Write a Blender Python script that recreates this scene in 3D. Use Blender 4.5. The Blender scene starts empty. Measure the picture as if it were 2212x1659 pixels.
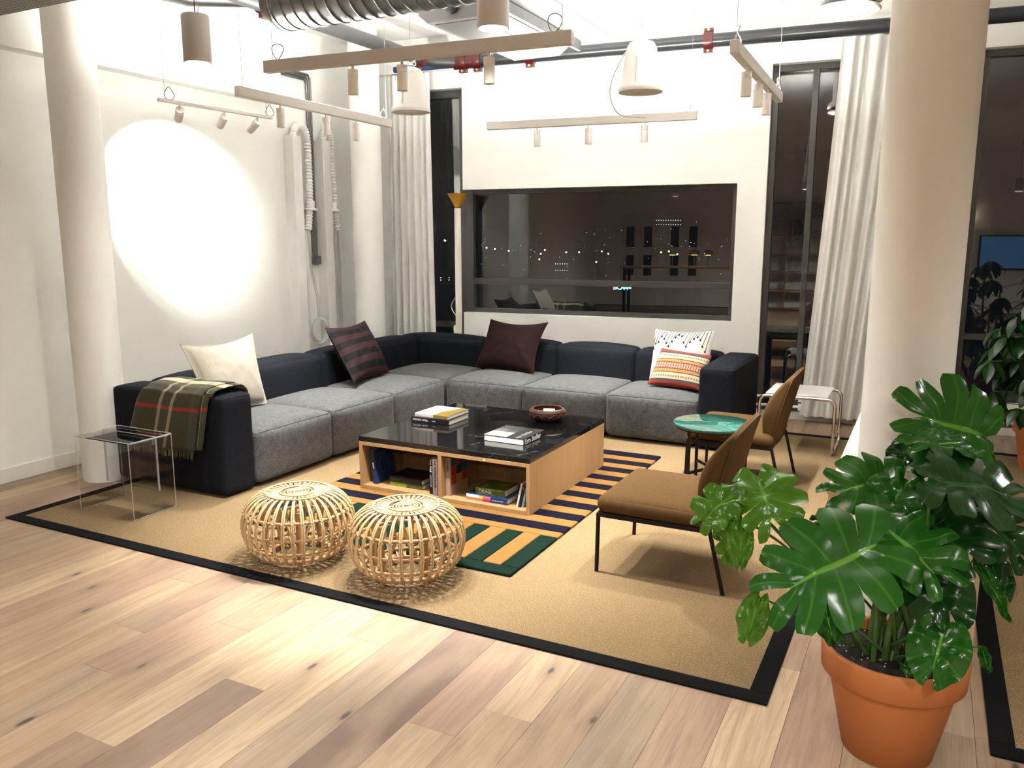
import bpy, math, random
from mathutils import Vector, Matrix, noise as mnoise
R = math.radians
random.seed(7)
sc = bpy.context.scene
COL = sc.collection

# ---------------------------------------------------------------- camera, world, exposure
cam_d = bpy.data.cameras.new('camera')
cam_d.sensor_width = 36.0
cam_d.lens = 1768.8 / 2212 * 36.0
cam_d.clip_end = 500
cam = bpy.data.objects.new('camera', cam_d)
COL.objects.link(cam)
cam.location = (0, 0, 1.62)
cam.rotation_euler = (R(90 - 9.967), 0, R(26.99))
sc.camera = cam

world = bpy.data.worlds.new('night_sky')
sc.world = world
world.use_nodes = True
world.node_tree.nodes['Background'].inputs[0].default_value = (0.010, 0.011, 0.014, 1)
world.node_tree.nodes['Background'].inputs[1].default_value = 0.25

sc.view_settings.view_transform = 'Standard'
sc.view_settings.look = 'None'
sc.view_settings.gamma = 1.0
sc.view_settings.use_curve_mapping = False
sc.view_settings.exposure = 1.08

sc.cycles.max_bounces = 7
sc.cycles.diffuse_bounces = 4
sc.cycles.glossy_bounces = 3
sc.cycles.transmission_bounces = 3
sc.cycles.transparent_max_bounces = 16
sc.cycles.caustics_reflective = False
sc.cycles.caustics_refractive = False
sc.cycles.use_adaptive_sampling = True
sc.cycles.adaptive_threshold = 0.04
sc.cycles.use_light_tree = False
sc.cycles.sample_clamp_indirect = 0.0

WARM = (1.0, 0.972, 0.91)
P_SPOT, P_UP, P_PEND, P_WALLSPOT = 90.0, 57.0, 58.0, 27.0

# ---------------------------------------------------------------- helpers
class MB:
    """collects geometry of one mesh"""
    def __init__(s):
        s.v = []; s.f = []; s.m = []; s.sm = []; s.uv = {}
    def add(s, vs, fs, mi=0, smooth=False, uvs=None):
        o = len(s.v)
        s.v += [tuple(p) for p in vs]
        for f in fs:
            s.f.append([i + o for i in f]); s.m.append(mi); s.sm.append(smooth)
        if uvs:
            for i, u in enumerate(uvs): s.uv[o + i] = u
        return s
    def box(s, x0, x1, y0, y1, z0, z1, mi=0, mat=None):
        vs = [Vector((x, y, z)) for z in (z0, z1) for y in (y0, y1) for x in (x0, x1)]
        if mat: vs = [mat @ p for p in vs]
        return s.add(vs, [(0,2,3,1),(4,5,7,6),(0,1,5,4),(1,3,7,5),(3,2,6,7),(2,0,4,6)], mi)
    def prism(s, poly, y0, y1, mi=0, axis='y'):
        n = len(poly)
        mk = (lambda a, b, t: (a, t, b)) if axis == 'y' else ((lambda a, b, t: (t, a, b)) if axis == 'x' else (lambda a, b, t: (a, b, t)))
        vs = [mk(a, b, y0) for a, b in poly] + [mk(a, b, y1) for a, b in poly]
        fs = [list(range(n))[::-1], list(range(n, 2*n))] + [(i, (i+1) % n, n+(i+1) % n, n+i) for i in range(n)]
        return s.add(vs, fs, mi)
    def tube(s, path, r, n=8, closed=False, mi=0, smooth=True, caps=True, rx=None):
        P = [Vector(p) for p in path]; k = len(P)
        rr = r if callable(r) else (lambda t: r)
        T = []
        for i in range(k):
            a = P[(i-1) % k] if (closed or i > 0) else P[i]
            b = P[(i+1) % k] if (closed or i < k-1) else P[i]
            d = (b - a); T.append(d.normalized() if d.length > 1e-9 else Vector((0,0,1)))
        ref = Vector((0,0,1)) if abs(T[0].z) < .9 else Vector((1,0,0))
        u = T[0].cross(ref).normalized()
        vs = []
        for i in range(k):
            if i: 
                u = u - T[i] * u.dot(T[i])
                u = u.normalized() if u.length > 1e-6 else T[i].orthogonal().normalized()
            w = T[i].cross(u)
            q = rr(i / max(1, k-1))
            for j in range(n):
                a = 2*math.pi*j/n
                vs.append(P[i] + u*math.cos(a)*q + w*math.sin(a)*(q if rx is None else q*rx))
        fs = []
        for i in range(k if closed else k-1):
            i2 = (i+1) % k
            for j in range(n):
                fs.append((i*n+j, i*n+(j+1) % n, i2*n+(j+1) % n, i2*n+j))
        if caps and not closed:
            fs.append(list(range(n))[::-1]); fs.append([(k-1)*n+j for j in range(n)])
        return s.add(vs, fs, mi, smooth)
    def lathe(s, prof, n=32, o=(0,0,0), mi=0, smooth=True, mat=None, caps=True):
        if len(prof) == 2 and min(prof[0][0], prof[1][0]) < 1e-5: caps = False
        vs = []; rows = []
        for r, z in prof:
            if r < 1e-5:
                rows.append([len(vs)]*n); vs.append(Vector((0, 0, z))); continue
            rows.append(list(range(len(vs), len(vs)+n)))
            for j in range(n):
                a = 2*math.pi*j/n
                vs.append(Vector((r*math.cos(a), r*math.sin(a), z)))
        fs = []
        for A, B in zip(rows, rows[1:]):
            for j in range(n):
                f = [A[j], A[(j+1) % n], B[(j+1) % n], B[j]]
                f = [x for i, x in enumerate(f) if x not in f[:i]]
                if len(f) > 2: fs.append(f)
        if caps and prof[0][0] > 1e-5: fs.append(rows[0][::-1])
        if caps and prof[-1][0] > 1e-5: fs.append(rows[-1])
        if mat: vs = [mat @ p for p in vs]
        return s.add([p + Vector(o) for p in vs], fs, mi, smooth)
    def grid(s, fn, nu, nv, mi=0, smooth=True, uv=True):
        vs = []; uvs = []
        for j in range(nv+1):
            for i in range(nu+1):
                u, v = i/nu, j/nv
                vs.append(fn(u, v)); uvs.append((u, v))
        fs = [(j*(nu+1)+i, j*(nu+1)+i+1, (j+1)*(nu+1)+i+1, (j+1)*(nu+1)+i) for j in range(nv) for i in range(nu)]
        return s.add(vs, fs, mi, smooth, uvs if uv else None)
    def build(s, name, mats, parent=None, bevel=0, seg=2, sub=0, solid=0, angle=40):
        me = bpy.data.meshes.new(name)
        me.from_pydata(s.v, [], s.f)
        if not isinstance(mats, (list, tuple)): mats = [mats]
        for m in mats: me.materials.append(m)
        me.polygons.foreach_set('material_index', s.m)
        me.polygons.foreach_set('use_smooth', s.sm)
        if s.uv:
            L = me.uv_layers.new(name='UVMap')
            for lp in me.loops:
                L.data[lp.index].uv = s.uv.get(lp.vertex_index, (0, 0))
        me.update()
        if any(s.sm): me.set_sharp_from_angle(angle=R(63))
        o = bpy.data.objects.new(name, me); COL.objects.link(o)
        if parent: o.parent = parent
        if solid:
            q = o.modifiers.new('solid', 'SOLIDIFY'); q.thickness = solid; q.offset = 0
        if bevel:
            q = o.modifiers.new('bevel', 'BEVEL'); q.width = bevel; q.segments = seg; q.limit_method = 'ANGLE'; q.angle_limit = R(angle)
            q.harden_normals = False
        if sub:
            q = o.modifiers.new('sub', 'SUBSURF'); q.levels = sub; q.render_levels = sub
        return o

def box(name, x0, x1, y0, y1, z0, z1, m, parent=None, bevel=0.0, seg=2):
    return MB().box(x0, x1, y0, y1, z0, z1).build(name, m, parent, bevel, seg)

def tag(o, label, cat, group=None, kind=None):
    o['label'] = label; o['category'] = cat
    if group: o['group'] = group
    if kind: o['kind'] = kind
    return o

def thing(name, label, cat, loc=(0,0,0), rz=0, group=None):
    o = bpy.data.objects.new(name, None); COL.objects.link(o)
    o.location = loc; o.rotation_euler = (0, 0, rz); o.empty_display_size = .1
    return tag(o, label, cat, group)

def struct(o, label=None):
    o['kind'] = 'structure'
    if label: o['label'] = label
    return o

def sempty(name, label=None):
    o = bpy.data.objects.new(name, None); COL.objects.link(o)
    return struct(o, label)

def copy_tree(o, parent=None):
    c = o.copy(); COL.objects.link(c); c.parent = parent
    for ch in list(o.children):
        copy_tree(ch, c)
    return c

def text(name, body, size, m, parent, mat, ext=.0006, align='LEFT', sx=1.0):
    cu = bpy.data.curves.new(name, 'FONT'); cu.body = body; cu.size = size; cu.extrude = ext
    cu.align_x = align; cu.align_y = 'CENTER'; cu.resolution_u = 3
    cu.materials.append(m)
    o = bpy.data.objects.new(name, cu); COL.objects.link(o); o.parent = parent
    o.matrix_local = mat @ Matrix.Diagonal((sx, 1, 1, 1))
    return o

def frame_mat(o, x, y):
    """matrix with local x, y axes and origin"""
    x = Vector(x).normalized(); y = Vector(y); y = (y - x*y.dot(x)).normalized(); z = x.cross(y)
    return Matrix(((x.x, y.x, z.x, o[0]), (x.y, y.y, z.y, o[1]), (x.z, y.z, z.z, o[2]), (0,0,0,1)))

# ---------------------------------------------------------------- materials
def srgb(r, g, b):
    f = lambda c: (c/255/12.92) if c/255 <= .04045 else ((c/255+.055)/1.055)**2.4
    return (f(r), f(g), f(b))

class NT:
    def __init__(s, name):
        s.m = bpy.data.materials.new(name); s.m.use_nodes = True
        s.t = s.m.node_tree; s.b = s.t.nodes['Principled BSDF']; s.out = s.t.nodes['Material Output']
    def n(s, typ, **kw):
        nd = s.t.nodes.new(typ)
        for k, v in kw.items():
            if k.startswith('_'): setattr(nd, k[1:], v)
        return nd
    def l(s, a, b): s.t.links.new(a, b)
    def val(s, sock, v):
        if hasattr(v, 'is_linked') or isinstance(v, bpy.types.NodeSocket): s.l(v, sock)
        else: sock.default_value = v
    def math(s, op, a, b=None, c=None, clamp=False):
        nd = s.t.nodes.new('ShaderNodeMath'); nd.operation = op; nd.use_clamp = clamp
        s.val(nd.inputs[0], a)
        if b is not None: s.val(nd.inputs[1], b)
        if c is not None: s.val(nd.inputs[2], c)
        return nd.outputs[0]
    def mix(s, f, a, b, mode='MIX'):
        nd = s.t.nodes.new('ShaderNodeMix'); nd.data_type = 'RGBA'; nd.blend_type = mode
        s.val(nd.inputs[0], f)
        for k, v in ((6, a), (7, b)):
            if isinstance(v, tuple): nd.inputs[k].default_value = (*v[:3], 1)
            else: s.l(v, nd.inputs[k])
        return nd.outputs[2]
    def coord(s, kind='Object'):
        return s.t.nodes.new('ShaderNodeTexCoord').outputs[kind]
    def pos(s):
        return s.t.nodes.new('ShaderNodeNewGeometry').outputs['Position']
    def mapping(s, vec, scale=(1,1,1), rot=(0,0,0), loc=(0,0,0)):
        nd = s.t.nodes.new('ShaderNodeMapping'); s.l(vec, nd.inputs[0])
        s.val(nd.inputs['Location'], loc) if not isinstance(loc, tuple) else setattr(nd.inputs['Location'], 'default_value', loc)
        nd.inputs['Rotation'].default_value = rot; nd.inputs['Scale'].default_value = scale
        return nd.outputs[0]
    def noise(s, vec, scale, detail=3, rough=.55, dist=0, out='Fac'):
        nd = s.t.nodes.new('ShaderNodeTexNoise'); 
        if vec is not None: s.l(vec, nd.inputs['Vector'])
        nd.inputs['Scale'].default_value = scale; nd.inputs['Detail'].default_value = detail
        nd.inputs['Roughness'].default_value = rough; nd.inputs['Distortion'].default_value = dist
        return nd.outputs[out]
    def wave(s, vec, scale, dist=0, detail=2, dscale=1, axis='X', prof='SIN', typ='BANDS'):
        nd = s.t.nodes.new('ShaderNodeTexWave'); s.l(vec, nd.inputs['Vector'])
        nd.wave_type = typ
        if typ == 'BANDS': nd.bands_direction = axis
        nd.wave_profile = prof
        nd.inputs['Scale'].default_value = scale; nd.inputs['Distortion'].default_value = dist
        nd.inputs['Detail'].default_value = detail; nd.inputs['Detail Scale'].default_value = dscale
        return nd.outputs['Fac']
    def ramp(s, fac, stops, interp='LINEAR'):
        nd = s.t.nodes.new('ShaderNodeValToRGB'); s.l(fac, nd.inputs[0]); cr = nd.color_ramp
        cr.interpolation = interp
        while len(cr.elements) < len(stops): cr.elements.new(.5)
        while len(cr.elements) > len(stops): cr.elements.remove(cr.elements[-1])
        for i, (p, c) in enumerate(stops):
            cr.elements[i].position = p
            cr.elements[i].color = (*c, 1) if isinstance(c, tuple) else (c, c, c, 1)
        return nd.outputs[0]
    def sep(s, vec):
        nd = s.t.nodes.new('ShaderNodeSeparateXYZ'); s.l(vec, nd.inputs[0]); return nd.outputs
    def col(s, c):
        if isinstance(c, tuple): s.b.inputs['Base Color'].default_value = (*c, 1)
        else: s.l(c, s.b.inputs['Base Color'])
        return s
    def set(s, **kw):
        for k, v in kw.items(): s.val(s.b.inputs[k.replace('_', ' ')], v)
        return s
    def bump(s, h, strength=.3, dist=.01):
        nd = s.t.nodes.new('ShaderNodeBump'); nd.inputs['Strength'].default_value = strength
        nd.inputs['Distance'].default_value = dist; s.l(h, nd.inputs['Height'])
        s.l(nd.outputs[0], s.b.inputs['Normal']); return s

def plain(name, c, rough=.5, metal=0, spec=.5, vary=0, vscale=8, bump=0, bscale=200, coat=0):
    t = NT(name); t.set(Roughness=rough, Metallic=metal)
    t.b.inputs['Specular IOR Level'].default_value = spec
    if coat: t.b.inputs['Coat Weight'].default_value = coat
    if vary:
        f = t.noise(t.coord(), vscale, 4)
        t.col(t.mix(f, tuple(x*(1-vary) for x in c), tuple(min(1, x*(1+vary)) for x in c)))
    else: t.col(c)
    if bump: t.bump(t.noise(t.coord(), bscale, 3), bump, .004)
    return t.m

def emit(name, c, strength):
    t = NT(name); t.b.inputs['Base Color'].default_value = (*c, 1)
    t.b.inputs['Emission Color'].default_value = (*c, 1); t.b.inputs['Emission Strength'].default_value = strength
    return t.m

def fabric(name, c1, c2, scale=260, rough=.95, bump=.35, fuzz=.15):
    t = NT(name); co = t.coord()
    n1 = t.noise(co, scale, 2, .7); n2 = t.noise(co, scale*.12, 3)
    f = t.math('ADD', t.math('MULTIPLY', n1, .8), t.math('MULTIPLY', n2, .2))
    t.col(t.ramp(f, [(.36, c1), (.62, c2)])); t.set(Roughness=rough)
    t.b.inputs['Specular IOR Level'].default_value = .15
    t.b.inputs['Sheen Weight'].default_value = fuzz; t.b.inputs['Sheen Roughness'].default_value = .5
    t.bump(n1, bump, .002)
    return t.m

M = {}
M['white'] = plain('white_paint', (.86, .865, .835), .62, spec=.3, vary=.012, vscale=3, bump=.04, bscale=260)
M['ceil'] = plain('ceiling_paint', (.85, .845, .83), .8, spec=.2)
M['white_metal'] = plain('white_lacquer', (.78, .755, .715), .42, spec=.4)
M['trackwhite'] = plain('track_lacquer', (0.5616, 0.5335, 0.4914), .45, spec=.4)
M['plastic'] = plain('white_plastic', (.82, .82, .80), .35)
M['frame'] = plain('window_frame_grey', (0.081, 0.0792, 0.075), .38, metal=.3)
M['framedark'] = plain('dark_door_pane', (.035, .035, .036), .4)  # even dark tone of the door panes
M['darksteel'] = plain('dark_bronze_steel', (.012, .009, .007), .38, metal=.6)
M['chrome'] = plain('chrome', (.82, .80, .77), .08, metal=1)
M['galv'] = plain('galvanised', (0.2475, 0.252, 0.252), .34, metal=1, vary=.25, vscale=9)
M['pipe'] = plain('dark_grey_pipe_paint', (0.0192, 0.0217, 0.0245), .28, spec=.5)
M['pipe2'] = plain('grey_pipe', (.030, .030, .030), .42)
M['red'] = plain('red_coupling', (.055, .003, .004), .35)
M['brass'] = plain('brass_bolt', (.70, .52, .22), .3, metal=1)
M['blue'] = plain('blue_pipe', (.010, .050, .17), .4)
M['black'] = plain('black_matte', (.010, .010, .011), .55)
M['wirem'] = plain('steel_wire', (.30, .29, .28), .4, metal=.7)
M['cable'] = plain('grey_cable', (.62, .62, .60), .45)
M['dkcable'] = plain('dark_cable', (.10, .095, .09), .5)
M['lens'] = emit('lamp_lens', (1, .93, .82), 18)
M['lenssoft'] = emit('lamp_lens_soft', (1, .93, .82), 5)
M['timber'] = plain('ceiling_batten', (0.372, 0.282, 0.162), .6)

# interior floor boards: tone per board through the object colour
def m_floor():
    t = NT('oak_plank'); oi = t.n('ShaderNodeObjectInfo')
    p = t.pos(); off = t.math('MULTIPLY', oi.outputs['Random'], 37.0)
    cmb = t.n('ShaderNodeCombineXYZ'); t.l(off, cmb.inputs[0]); t.l(off, cmb.inputs[1])
    add = t.n('ShaderNodeVectorMath'); add.operation = 'ADD'; t.l(p, add.inputs[0]); t.l(cmb.outputs[0], add.inputs[1])
    v = add.outputs[0]
    g1 = t.noise(t.mapping(v, (19, 1.3, 1)), 1.0, 6, .66, .9)         # broad grain
    g2 = t.noise(t.mapping(v, (150, 4.0, 1)), 1.0, 4, .65, .3)        # fine pores
    g3 = t.noise(t.mapping(v, (4.5, 1.4, 1)), 1.0, 3, .5, .8)         # sapwood clouds
    cath = t.noise(t.mapping(v, (10, .55, 1)), 1.0, 2, .4, .4)
    rings = t.math('ABSOLUTE', t.math('SUBTRACT', t.math('FRACT', t.math('MULTIPLY', cath, 9.0)), .5))
    base = oi.outputs['Color']
    c = t.mix(t.math('MULTIPLY', t.ramp(g1, [(.38, 0.0), (.72, 1.0)]), .52), base, (.155, .092, .056))
    c = t.mix(t.math('MULTIPLY', t.ramp(g3, [(.42, 0.0), (.68, 1.0)]), .34), c, (.50, .365, .235))
    c = t.mix(t.math('MULTIPLY', t.ramp(rings, [(.0, 1.0), (.10, .35), (.2, 0.0)]), .26), c, (.145, .088, .056))
    c = t.mix(t.math('MULTIPLY', t.ramp(g2, [(.50, 0.0), (.78, 1.0)]), .34), c, (.13, .084, .055))
    vo = t.n('ShaderNodeTexVoronoi', _voronoi_dimensions='2D'); t.l(t.mapping(v, (3.6, 1.35, 1)), vo.inputs['Vector']); vo.inputs['Scale'].default_value = 1.0
    dist = t.math('ADD', vo.outputs['Distance'], t.math('MULTIPLY', t.math('SUBTRACT', g1, .5), .10))
    pick = t.sep(vo.outputs['Color'])[0]
    halo = t.math('MULTIPLY', t.ramp(dist, [(.02, 1.0), (.17, 0.0)]), t.math('GREATER_THAN', pick, .66))
    c = t.mix(t.math('MULTIPLY', halo, .42), c, (.125, .082, .058))
    kn = t.math('MULTIPLY', t.ramp(dist, [(.022, 1.0), (.052, 0.0)]), t.math('GREATER_THAN', pick, .66))
    c = t.mix(t.math('MULTIPLY', kn, .88), c, (.036, .027, .024))
    st = t.ramp(t.noise(t.mapping(v, (11, .75, 1)), 1.0, 6, .75, 1.6), [(.60, 0.0), (.74, 1.0)])
    c = t.mix(t.math('MULTIPLY', st, .50), c, (.120, .085, .066))
    t.col(c); t.set(Roughness=t.ramp(g1, [(.2, .40), (.8, .54)]))
    t.b.inputs['Specular IOR Level'].default_value = .38
    t.bump(g2, .12, .0015)
    return t.m
M['plank'] = m_floor()
M['subfloor'] = plain('subfloor', (0.06, 0.042, 0.03), .8)

def m_oak():
    t = NT('oak_veneer'); p = t.pos(); s = t.sep(p)
    st = t.math('FLOOR', t.math('MULTIPLY', t.math('ADD', s[1], s[0]), 9.0))
    wn = t.n('ShaderNodeTexWhiteNoise'); wn.noise_dimensions = '1D'; t.l(st, wn.inputs['W'])
    g = t.noise(t.mapping(p, (42, 42, 1.6)), 1.0, 5, .6, .4)
    c = t.mix(t.ramp(g, [(.3, 0.0), (.75, 1.0)]), (.345, .205, .092), (.250, .138, .058))
    c = t.mix(t.math('MULTIPLY', wn.outputs['Value'], .22), c, (.420, .268, .132))
    t.col(c); t.set(Roughness=.45); t.bump(g, .08, .001)
    return t.m
M['oak'] = m_oak()
M['birch'] = plain('birch_plywood', (.62, .47, .30), .5, vary=.05, vscale=5)
M['birchedge'] = plain('birch_edge', (0.465, 0.33, 0.225), .6)

def m_marble_black():
    t = NT('black_marble'); p = t.pos()
    n = t.noise(p, 2.4, 4, .55, 1.4, 'Color')
    mx = t.n('ShaderNodeVectorMath'); mx.operation = 'MULTIPLY_ADD'; t.l(n, mx.inputs[0]); mx.inputs[1].default_value = (.5, .5, .5); t.l(p, mx.inputs[2])
    vo = t.n('ShaderNodeTexVoronoi'); vo.feature = 'DISTANCE_TO_EDGE'; t.l(mx.outputs[0], vo.inputs['Vector']); vo.inputs['Scale'].default_value = 2.3
    v = t.ramp(vo.outputs['Distance'], [(0.0, 1.0), (.005, .3), (.012, 0.0)])
    v = t.math('MULTIPLY', v, t.ramp(t.noise(p, 3.1, 2), [(.45, 0.0), (.62, 1.0)]))
    sp = t.ramp(t.noise(p, 60, 2, .7), [(.72, 0.0), (.78, 1.0)])
    c = t.mix(t.math('ADD', t.math('MULTIPLY', v, .22), t.math('MULTIPLY', sp, .03)), (.006, .006, .0068), (.55, .53, .50))
    t.col(c); t.set(Roughness=.035); t.b.inputs['Specular IOR Level'].default_value = .62
    return t.m
M['marble'] = m_marble_black()

def m_marble_green():
    t = NT('green_marble'); p = t.mapping(t.pos(), (1, 1, 1), (0, 0, R(28)))
    w = t.noise(t.mapping(p, (3.5, 17, 1)), 1.0, 6, .65, 1.1)
    c = t.ramp(w, [(.28, (0.0066, 0.0303, 0.0248)), (.5, (0.0193, 0.0825, 0.0633)), (.62, (0.033, 0.132, 0.1045)), (.74, (0.165, 0.286, 0.2475))])
    t.col(c); t.set(Roughness=.05); t.b.inputs['Specular IOR Level'].default_value = .6
    return t.m
M['gmarble'] = m_marble_green()

def m_sisal():
    t = NT('sisal_weave'); p = t.pos(); s = t.sep(p)
    a = t.wave(p, 40, 1.5, 2, 3, 'Y'); b = t.wave(p, 50, 1.2, 2, 3, 'X')
    h = t.math('MULTIPLY', a, t.math('ADD', t.math('MULTIPLY', b, .55), .45))
    fib = t.noise(t.mapping(p, (420, 160, 1)), 1.0, 3, .7)
    blot = t.noise(p, 22, 4, .6); big = t.noise(p, 1.1, 2)
    c = t.ramp(t.math('ADD', t.math('MULTIPLY', h, .62), t.math('MULTIPLY', fib, .42)), [(.22, (0.1440, 0.0912, 0.0408)), (.5, (0.2688, 0.1848, 0.0960)), (.78, (0.3648, 0.2784, 0.1728))])
    c = t.mix(t.math('MULTIPLY', t.ramp(blot, [(.5, 0.0), (.72, 1.0)]), .28), c, (0.2016, 0.1296, 0.0624))
    mot = t.noise(t.mapping(p, (150, 95, 1)), 1.0, 4, .7)
    c = t.mix(t.math('MULTIPLY', t.ramp(mot, [(.44, 1.0), (.58, 0.0)]), .42), c, (.130, .080, .034))
    c = t.mix(t.math('MULTIPLY', t.ramp(mot, [(.52, 0.0), (.68, 1.0)]), .30), c, (.47, .36, .225))
    c = t.mix(t.math('MULTIPLY', big, .12), c, (0.3744, 0.2688, 0.1536))
    t.col(c); t.set(Roughness=.9); t.b.inputs['Specular IOR Level'].default_value = .1
    t.bump(t.math('ADD', h, t.math('MULTIPLY', fib, .4)), .75, .004)
    return t.m
M['sisal'] = m_sisal()
M['blackband'] = fabric('black_cotton_band', (0.0012, 0.0014, 0.0020), (0.0028, 0.0030, 0.0040), 300, fuzz=0)
def pile(name, c):
    t = NT(name); p = t.coord()
    n = t.noise(p, 9, 3, .6); f = t.noise(p, 500, 2, .7)
    cc = t.mix(n, tuple(x*.80 for x in c), tuple(min(1, x*1.18) for x in c))
    t.col(t.mix(t.math('MULTIPLY', f, .35), cc, tuple(x*.62 for x in c)))
    t.set(Roughness=.92); t.b.inputs['Specular IOR Level'].default_value = .1
    t.bump(f, .5, .003); return t.m
M['navy'] = pile('navy_wool_pile', (.0026, .0026, .0095))
M['ochre'] = pile('ochre_wool_pile', (.205, .103, .029))
M['green'] = pile('bottle_green_wool_pile', (0.0019, 0.0128, 0.0077))

M['seatgrey'] = fabric('heather_grey_wool', (0.0218, 0.0229, 0.0241), (0.1245, 0.1284, 0.1307), 200, bump=.4)
M['char'] = fabric('charcoal_navy_wool', (0.0040, 0.0049, 0.0078), (0.0134, 0.0150, 0.0204), 330, bump=.4, fuzz=0)
M['seam'] = plain('seam_thread', (0.027, 0.0276, 0.03), .9)
M['charseam'] = plain('charcoal_seam_thread', (.012, .013, .018), .9)
M['tan'] = fabric('caramel_brown_wool', (.058, .0300, .0098), (.092, .0500, .0170), 420, bump=.3, fuzz=0)
M['tanseam'] = plain('brown_piping', (0.05, 0.0225, 0.008), .8)
M['linen'] = fabric('linen', (0.2322, 0.2064, 0.1677), (0.3096, 0.2795, 0.2365), 240, bump=.3, fuzz=.05)
M['brown'] = fabric('aubergine_cotton', (0.0109, 0.0042, 0.0038), (0.0166, 0.0067, 0.0058), 300, bump=.2, fuzz=0)
M['cane'] = plain('rattan_cane', (.52, .375, .195), .42, vary=.16, vscale=26, spec=.45)
M['canedk'] = plain('rattan_core', (0.385, 0.217, 0.098), .5, vary=.2, vscale=20)
M['terra'] = plain('terracotta', (.385, .128, .036), .62, vary=.10, vscale=7, spec=.3, bump=.05, bscale=90)
M['soil'] = plain('potting_soil', (0.0132, 0.0078, 0.0054), .95, vary=.5, vscale=60, bump=.9, bscale=70)
M['perlite'] = plain('perlite', (.75, .73, .70), .9)
M['yellow'] = plain('yellow_lacquer', (0.4092, 0.2046, 0.0074), .30, spec=.5)
M['lampwhite'] = plain('fluted_white_tube', (.80, .77, .72), .25, coat=.2)
M['laminate'] = plain('white_laminate', (.84, .84, .84), .16)
M['bowlwood'] = plain('carved_brown_wood', (.080, .026, .011), .40, vary=.3, vscale=16)
M['paper'] = plain('book_paper', (.76, .735, .69), .8)

def m_acrylic():
    t = NT('clear_acrylic')
    tr = t.n('ShaderNodeBsdfTransparent'); tr.inputs[0].default_value = (.95, .955, .955, 1)
    gl = t.n('ShaderNodeBsdfGlossy'); gl.inputs['Roughness'].default_value = .03
    fr = t.n('ShaderNodeFresnel'); fr.inputs['IOR'].default_value = 1.18
    mx = t.n('ShaderNodeMixShader'); t.l(fr.outputs[0], mx.inputs[0]); t.l(tr.outputs[0], mx.inputs[1]); t.l(gl.outputs[0], mx.inputs[2])
    t.l(mx.outputs[0], t.out.inputs['Surface']); return t.m
M['acrylic'] = m_acrylic()
def m_acrylic_edge():
    t = NT('polished_acrylic_edge'); t.col((.80, .79, .77)); t.set(Roughness=.12); t.b.inputs['Alpha'].default_value = .32
    t.b.inputs['Specular IOR Level'].default_value = .9
    return t.m
M['acryedge'] = m_acrylic_edge()

def m_glass():
    t = NT('window_glass')
    tr = t.n('ShaderNodeBsdfTransparent'); tr.inputs[0].default_value = (.86, .88, .87, 1)
    gl = t.n('ShaderNodeBsdfGlossy'); gl.inputs['Roughness'].default_value = .004; gl.inputs[0].default_value = (.86, .86, .86, 1)
    fr = t.n('ShaderNodeFresnel'); fr.inputs['IOR'].default_value = 1.80
    mx = t.n('ShaderNodeMixShader'); t.l(fr.outputs[0], mx.inputs[0]); t.l(tr.outputs[0], mx.inputs[1]); t.l(gl.outputs[0], mx.inputs[2])
    t.l(mx.outputs[0], t.out.inputs['Surface']); return t.m
M['glass'] = m_glass()
def m_curtain():
    t = NT('voile_curtain'); p = t.coord()
    n = t.noise(t.mapping(p, (500, 500, 90)), 1.0, 2)
    t.col(t.mix(n, (.74, .735, .71), (.84, .835, .81))); t.set(Roughness=.9)
    t.b.inputs['Specular IOR Level'].default_value = .1
    tl = t.n('ShaderNodeBsdfTranslucent'); tl.inputs[0].default_value = (.7, .68, .64, 1)
    mx = t.n('ShaderNodeMixShader'); mx.inputs[0].default_value = .10
    t.l(t.b.outputs[0], mx.inputs[1]); t.l(tl.outputs[0], mx.inputs[2]); t.l(mx.outputs[0], t.out.inputs['Surface'])
    return t.m
M['curtain'] = m_curtain()
def m_perf(name, c, pitch=.012):
    t = NT(name); p = t.pos(); s = t.sep(p)
    f = lambda a: t.math('SUBTRACT', t.math('FRACT', t.math('DIVIDE', a, pitch)), .5)
    d = t.math('SQRT', t.math('ADD', t.math('POWER', f(s[0]), 2.0), t.math('POWER', f(s[1]), 2.0)))
    k = t.math('LESS_THAN', d, .30)
    t.col(t.mix(k, c, (.05, .05, .05))); t.set(Roughness=.5); return t.m
M['perf'] = m_perf('shaded_perforated_plate', (.075, .072, .068), .014)  # plate colour darkened to stand in for its shaded underside
M['perfgrey'] = m_perf('perforated_grey_panel', (0.21, 0.217, 0.203), .03)

def m_leaf(name, c1, c2, vein):
    t = NT(name); uv = t.coord('UV'); s = t.sep(uv)
    n = t.noise(t.coord(), 6, 3)
    c = t.mix(n, c1, c2)
    # u = distance from the midrib, v = along the leaf (lateral veins follow the fingers)
    mid = t.ramp(s[0], [(.0, 1.0), (.035, .9), (.06, 0.0)])
    lat = t.ramp(t.math('ABSOLUTE', t.math('SUBTRACT', t.math('FRACT', s[1]), .5)), [(.0, .55), (.035, .3), (.07, 0.0)])
    k = t.math('MAXIMUM', mid, t.math('MULTIPLY', lat, .55))
    t.col(t.mix(k, c, vein)); t.set(Roughness=.20); t.b.inputs['Specular IOR Level'].default_value = .38
    t.bump(t.math('ADD', t.math('MULTIPLY', k, -1.0), t.math('MULTIPLY', t.noise(t.coord(), 40, 2), .3)), .25, .004)
    tl = t.n('ShaderNodeBsdfTranslucent'); tl.inputs[0].default_value = (c2[0]*1.6, c2[1]*1.6, c2[2]*.6, 1)
    mx = t.n('ShaderNodeMixShader'); mx.inputs[0].default_value = .18
    t.l(t.b.outputs[0], mx.inputs[1]); t.l(tl.outputs[0], mx.inputs[2]); t.l(mx.outputs[0], t.out.inputs['Surface'])
    return t.m
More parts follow.
